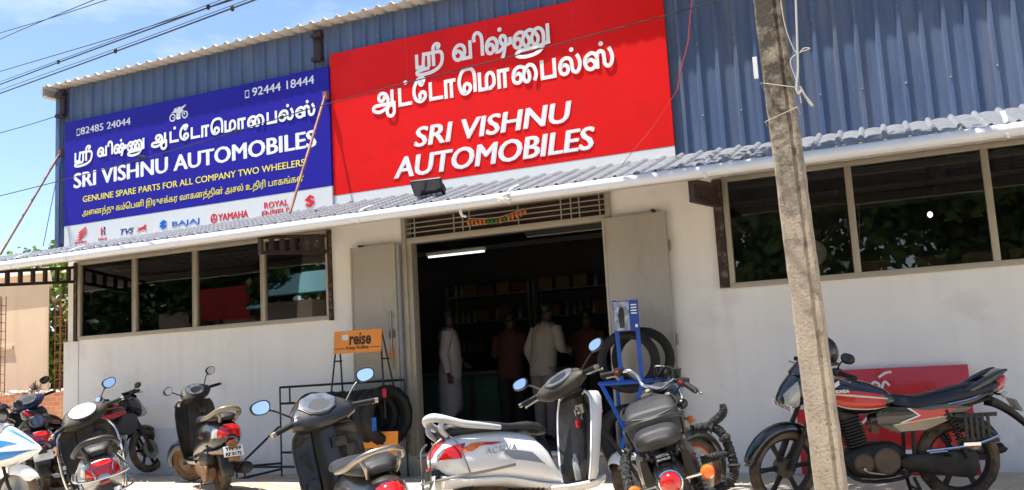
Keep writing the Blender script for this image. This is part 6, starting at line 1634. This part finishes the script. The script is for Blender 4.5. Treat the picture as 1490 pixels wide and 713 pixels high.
# grit on the forecourt
m = MB(); rnd = random.Random(99)
for k in range(700):
    x, y = rnd.uniform(-13, 2), rnd.uniform(7.3, 9.4); r = rnd.uniform(.004, .016)
    m.ell((x, y, .012 + .05*min(1, max(0, (9.35-y)/.95))), r, r*.8, r*.6, 5)
tag(m.build('grit', 'rubble', flat=True), 'loose stones and grit scattered over the forecourt', 'grit', kind='stuff')
# crumpled black bag at the door step
m = MB(); rnd = random.Random(15); m.ell((0, 0, .06), .20, .14, .09, 18); m.ell((-.05, .02, .14), .08, .07, .08, 12)
m.xform(lambda p: Vector((p.x+rnd.uniform(-.022, .022), p.y+rnd.uniform(-.022, .022), max(0, p.z+rnd.uniform(-.018, .018)))))
o = m.build('cloth_bag', 'cloth_black'); o.location = (-5.62, 9.0, 0); tag(o, 'crumpled black cloth bag on the ground between the left rack and the door step', 'bag')
# dim white cabinet corner / hanging keys inside the door at the right
m = MB()
for k in range(6): m.ell((-3.16+.01*(k % 2), 10.2, 1.62-.06*k), .025, .02, .034, 8)
o = m.build('hanging_packets', 'polybag'); tag(o, 'strip of pale packets hanging inside the right edge of the door', 'packets')

# ================================================================ the bikes, one by one
scooter('parked_scooter', 'white scooter with grey seat and red key fob parked facing right before the open door', (-2.70, 5.70, .02), 56, -12, 24,
        dict(paint='paint_white', seat='seat_grey', rail='paint_lightgrey', rail_r=.024, tail='wedge', plate=[], guard='chrome_dull', guard_low=True, key=True, bottle=True, model_text='ACTIVA', shield_in='plastic_grey', edge='paint_white', lower='paint_white', bezel='plastic_grey', dash='dash_glass', tilt=14, hx=-.14), sc=1.04)
scooter('parked_scooter', 'black scooter with muddy wheels and plate TN 39 RF 0172 parked against the white wall', (-6.83, 7.72, .05), 149, -2, 36,
        dict(paint='paint_black', seat='seat_black', rail='champagne', rail_r=.022, plate=['TN 39', 'RF 0172'], mud=True, shield_in='plastic_dusty', edge='plastic_black', lower='champagne', lamp='lens_red'), sc=1.03)
scooter('parked_scooter', 'dark brownish grey angular scooter with orange red tail lamp in the front middle', (-2.667, 4.318, 0), 138.7, -8.9, 10,
        dict(paint='paint_bronze', seat='seat_grey', rail='chrome_dull', rail_r=.014, sharp=True, plate=[], pockets=True, tilt=6, shield_in='paint_bronze', edge='paint_bronze', cowl='paint_darkgrey', bezel='paint_bronze', dash='dash_glass', lamp='lens_red'))
scooter('parked_scooter', 'dusty grey scooter with bright steel guards around its tail and leg shield', (-5.87, 5.43, 0), 142, -12, 30,
        dict(paint='paint_silver', seat='seat_black', rail='plastic_grey', rail_r=.02, plate=[], guard='chrome', leg_guard=True, shield_in='plastic_dusty', edge='plastic_black', dash='dash_reflection', bezel='plastic_dusty', lamp='lens_red', mud=False))
scooter('parked_scooter', 'dark blue scooter with chrome round mirror behind the grey one, near the brick wall', (-9.41, 7.66, .05), 146, -8.5, 36,
        dict(paint='paint_blue', seat='seat_black', cowl='paint_blue', mirror='paint_blue', rail='plastic_grey', plate=[], shield_in='plastic_black', edge='paint_blue', bezel='plastic_black'), sc=1.02)
# blue and white scooter at the left edge: only its front shows
fs = scooter('parked_scooter', 'white scooter front with bright blue chevrons, cut off by the left edge of the photo', (-9.78, 6.22, -.03), 20, -8.6, -8,
        dict(paint='paint_white', seat='seat_black', sharp=True, rail='plastic_black', cowl='plastic_black', edge='paint_white', shield_in='plastic_black', mirror='plastic_black', fender='paint_white', fender_arc=(30, 112), bulge=.16, plate=[]))
FC = [(.52, .56, .98, .12, .08), (.70, .48, 1.02, .185, .11), (.95, .46, .98, .205, .125), (1.15, .50, .90, .185, .11), (1.32, .57, .79, .12, .07), (1.43, .63, .71, .045, .03), (1.46, .655, .68, .02, .015)]
fcw = MB().body(FC, 24, 4, 2.3).build('front_fairing', 'paint_white', fs, ang=60)
for s in (0, 1):
    f = (lambda d: R(d)) if s == 0 else (lambda d: R(180-d))
    MB().patch(FC, .62, 1.40, f(46), f(62), .004, 18, 4, 2.3).build('blue_stripe', 'decal_blue', fcw)
    MB().patch(FC, .80, 1.12, f(-2), f(12), .004, 12, 4, 2.3, shear=.16).build('blue_chevron', 'decal_blue', fcw)
    MB().patch(FC, .74, 1.22, f(-40), f(-14), .004, 14, 5, 2.3, shear=.22).build('blue_chevron', 'decal_blue', fcw)
    MB().patch(FC, .70, 1.02, f(-10), f(-3), .005, 12, 3, 2.3, shear=.10).build('grey_chevron', 'decal_grey', fcw)
    MB().patch(FC, .54, .74, f(0), f(40), .0045, 10, 5, 2.3).build('fairing_opening', 'plastic_black', fcw)
for s in (1, -1):
    m = MB(); m.ell((1.36, .075*s, .40), .03, .008, .02, 10); m.build('fender_reflector', 'lens_orange', fs)
motorcycle('parked_motorcycle', 'black commuter motorcycle with red and cream tank stripes behind the concrete pole', (.275, 7.66, .05), 198.5, -2.5, 24,
        dict(style='commuter', paint='paint_navyblack', seat='seat_navy', panel='paint_navyblack', decals=True, rim='engine_black', sari_guard=True, centre=True, fplate='TN 10 AU 3152', rplate=[], mk=.9, mirror_sides=(1,)), sc=1.0)
motorcycle('parked_motorcycle', 'black and red sporty motorcycle leaning between the grey scooter and the wall', (-9.599, 8.0, .05), 83.6, -9, 12,
        dict(style='sport', paint='paint_navyblack', seat='seat_black', panel='paint_navyblack', rim='engine_black', rplate=['716'], mk=.85, mh=.06))
motorcycle('parked_motorcycle', 'black classic motorcycle seen from behind with round red lamp and rope wrapped guards', (-1.12, 5.02, .01), 105, -14, -46,
        dict(style='classic', paint='paint_black', rim='chrome_dull', rope_guard=True, mirrors=False, rim_tape=True), sc=1.027)
# helmet hung on the far bar of the commuter motorcycle
hm = thing('helmet', 'rounded black helmet half hidden by the pole above the black commuter motorcycle', 'helmet', (-.62, 7.72, 1.06))
m = MB(); m.ell((0, 0, .14), .13, .125, .135, 22); m.build('shell', 'paint_black', hm)
m = MB(); m.lathe([(.122, 0), (.126, .012), (.122, .024)], T(0, 0, .03), 24); m.build('rim', 'plastic_black', hm)
m = MB(); rows = [[(.134*cos(a)*cos(b), .130*sin(a)*cos(b), .14+.138*sin(b)) for a in [R(-60+12*j) for j in range(11)]] for b in [R(-20), R(0), R(20), R(32)]]; m.grid(rows); m.xform(lambda p: Matrix.Rotation(R(200), 3, 'Z') @ p); m.build('visor', 'plastic_grey', hm, sol=.003)
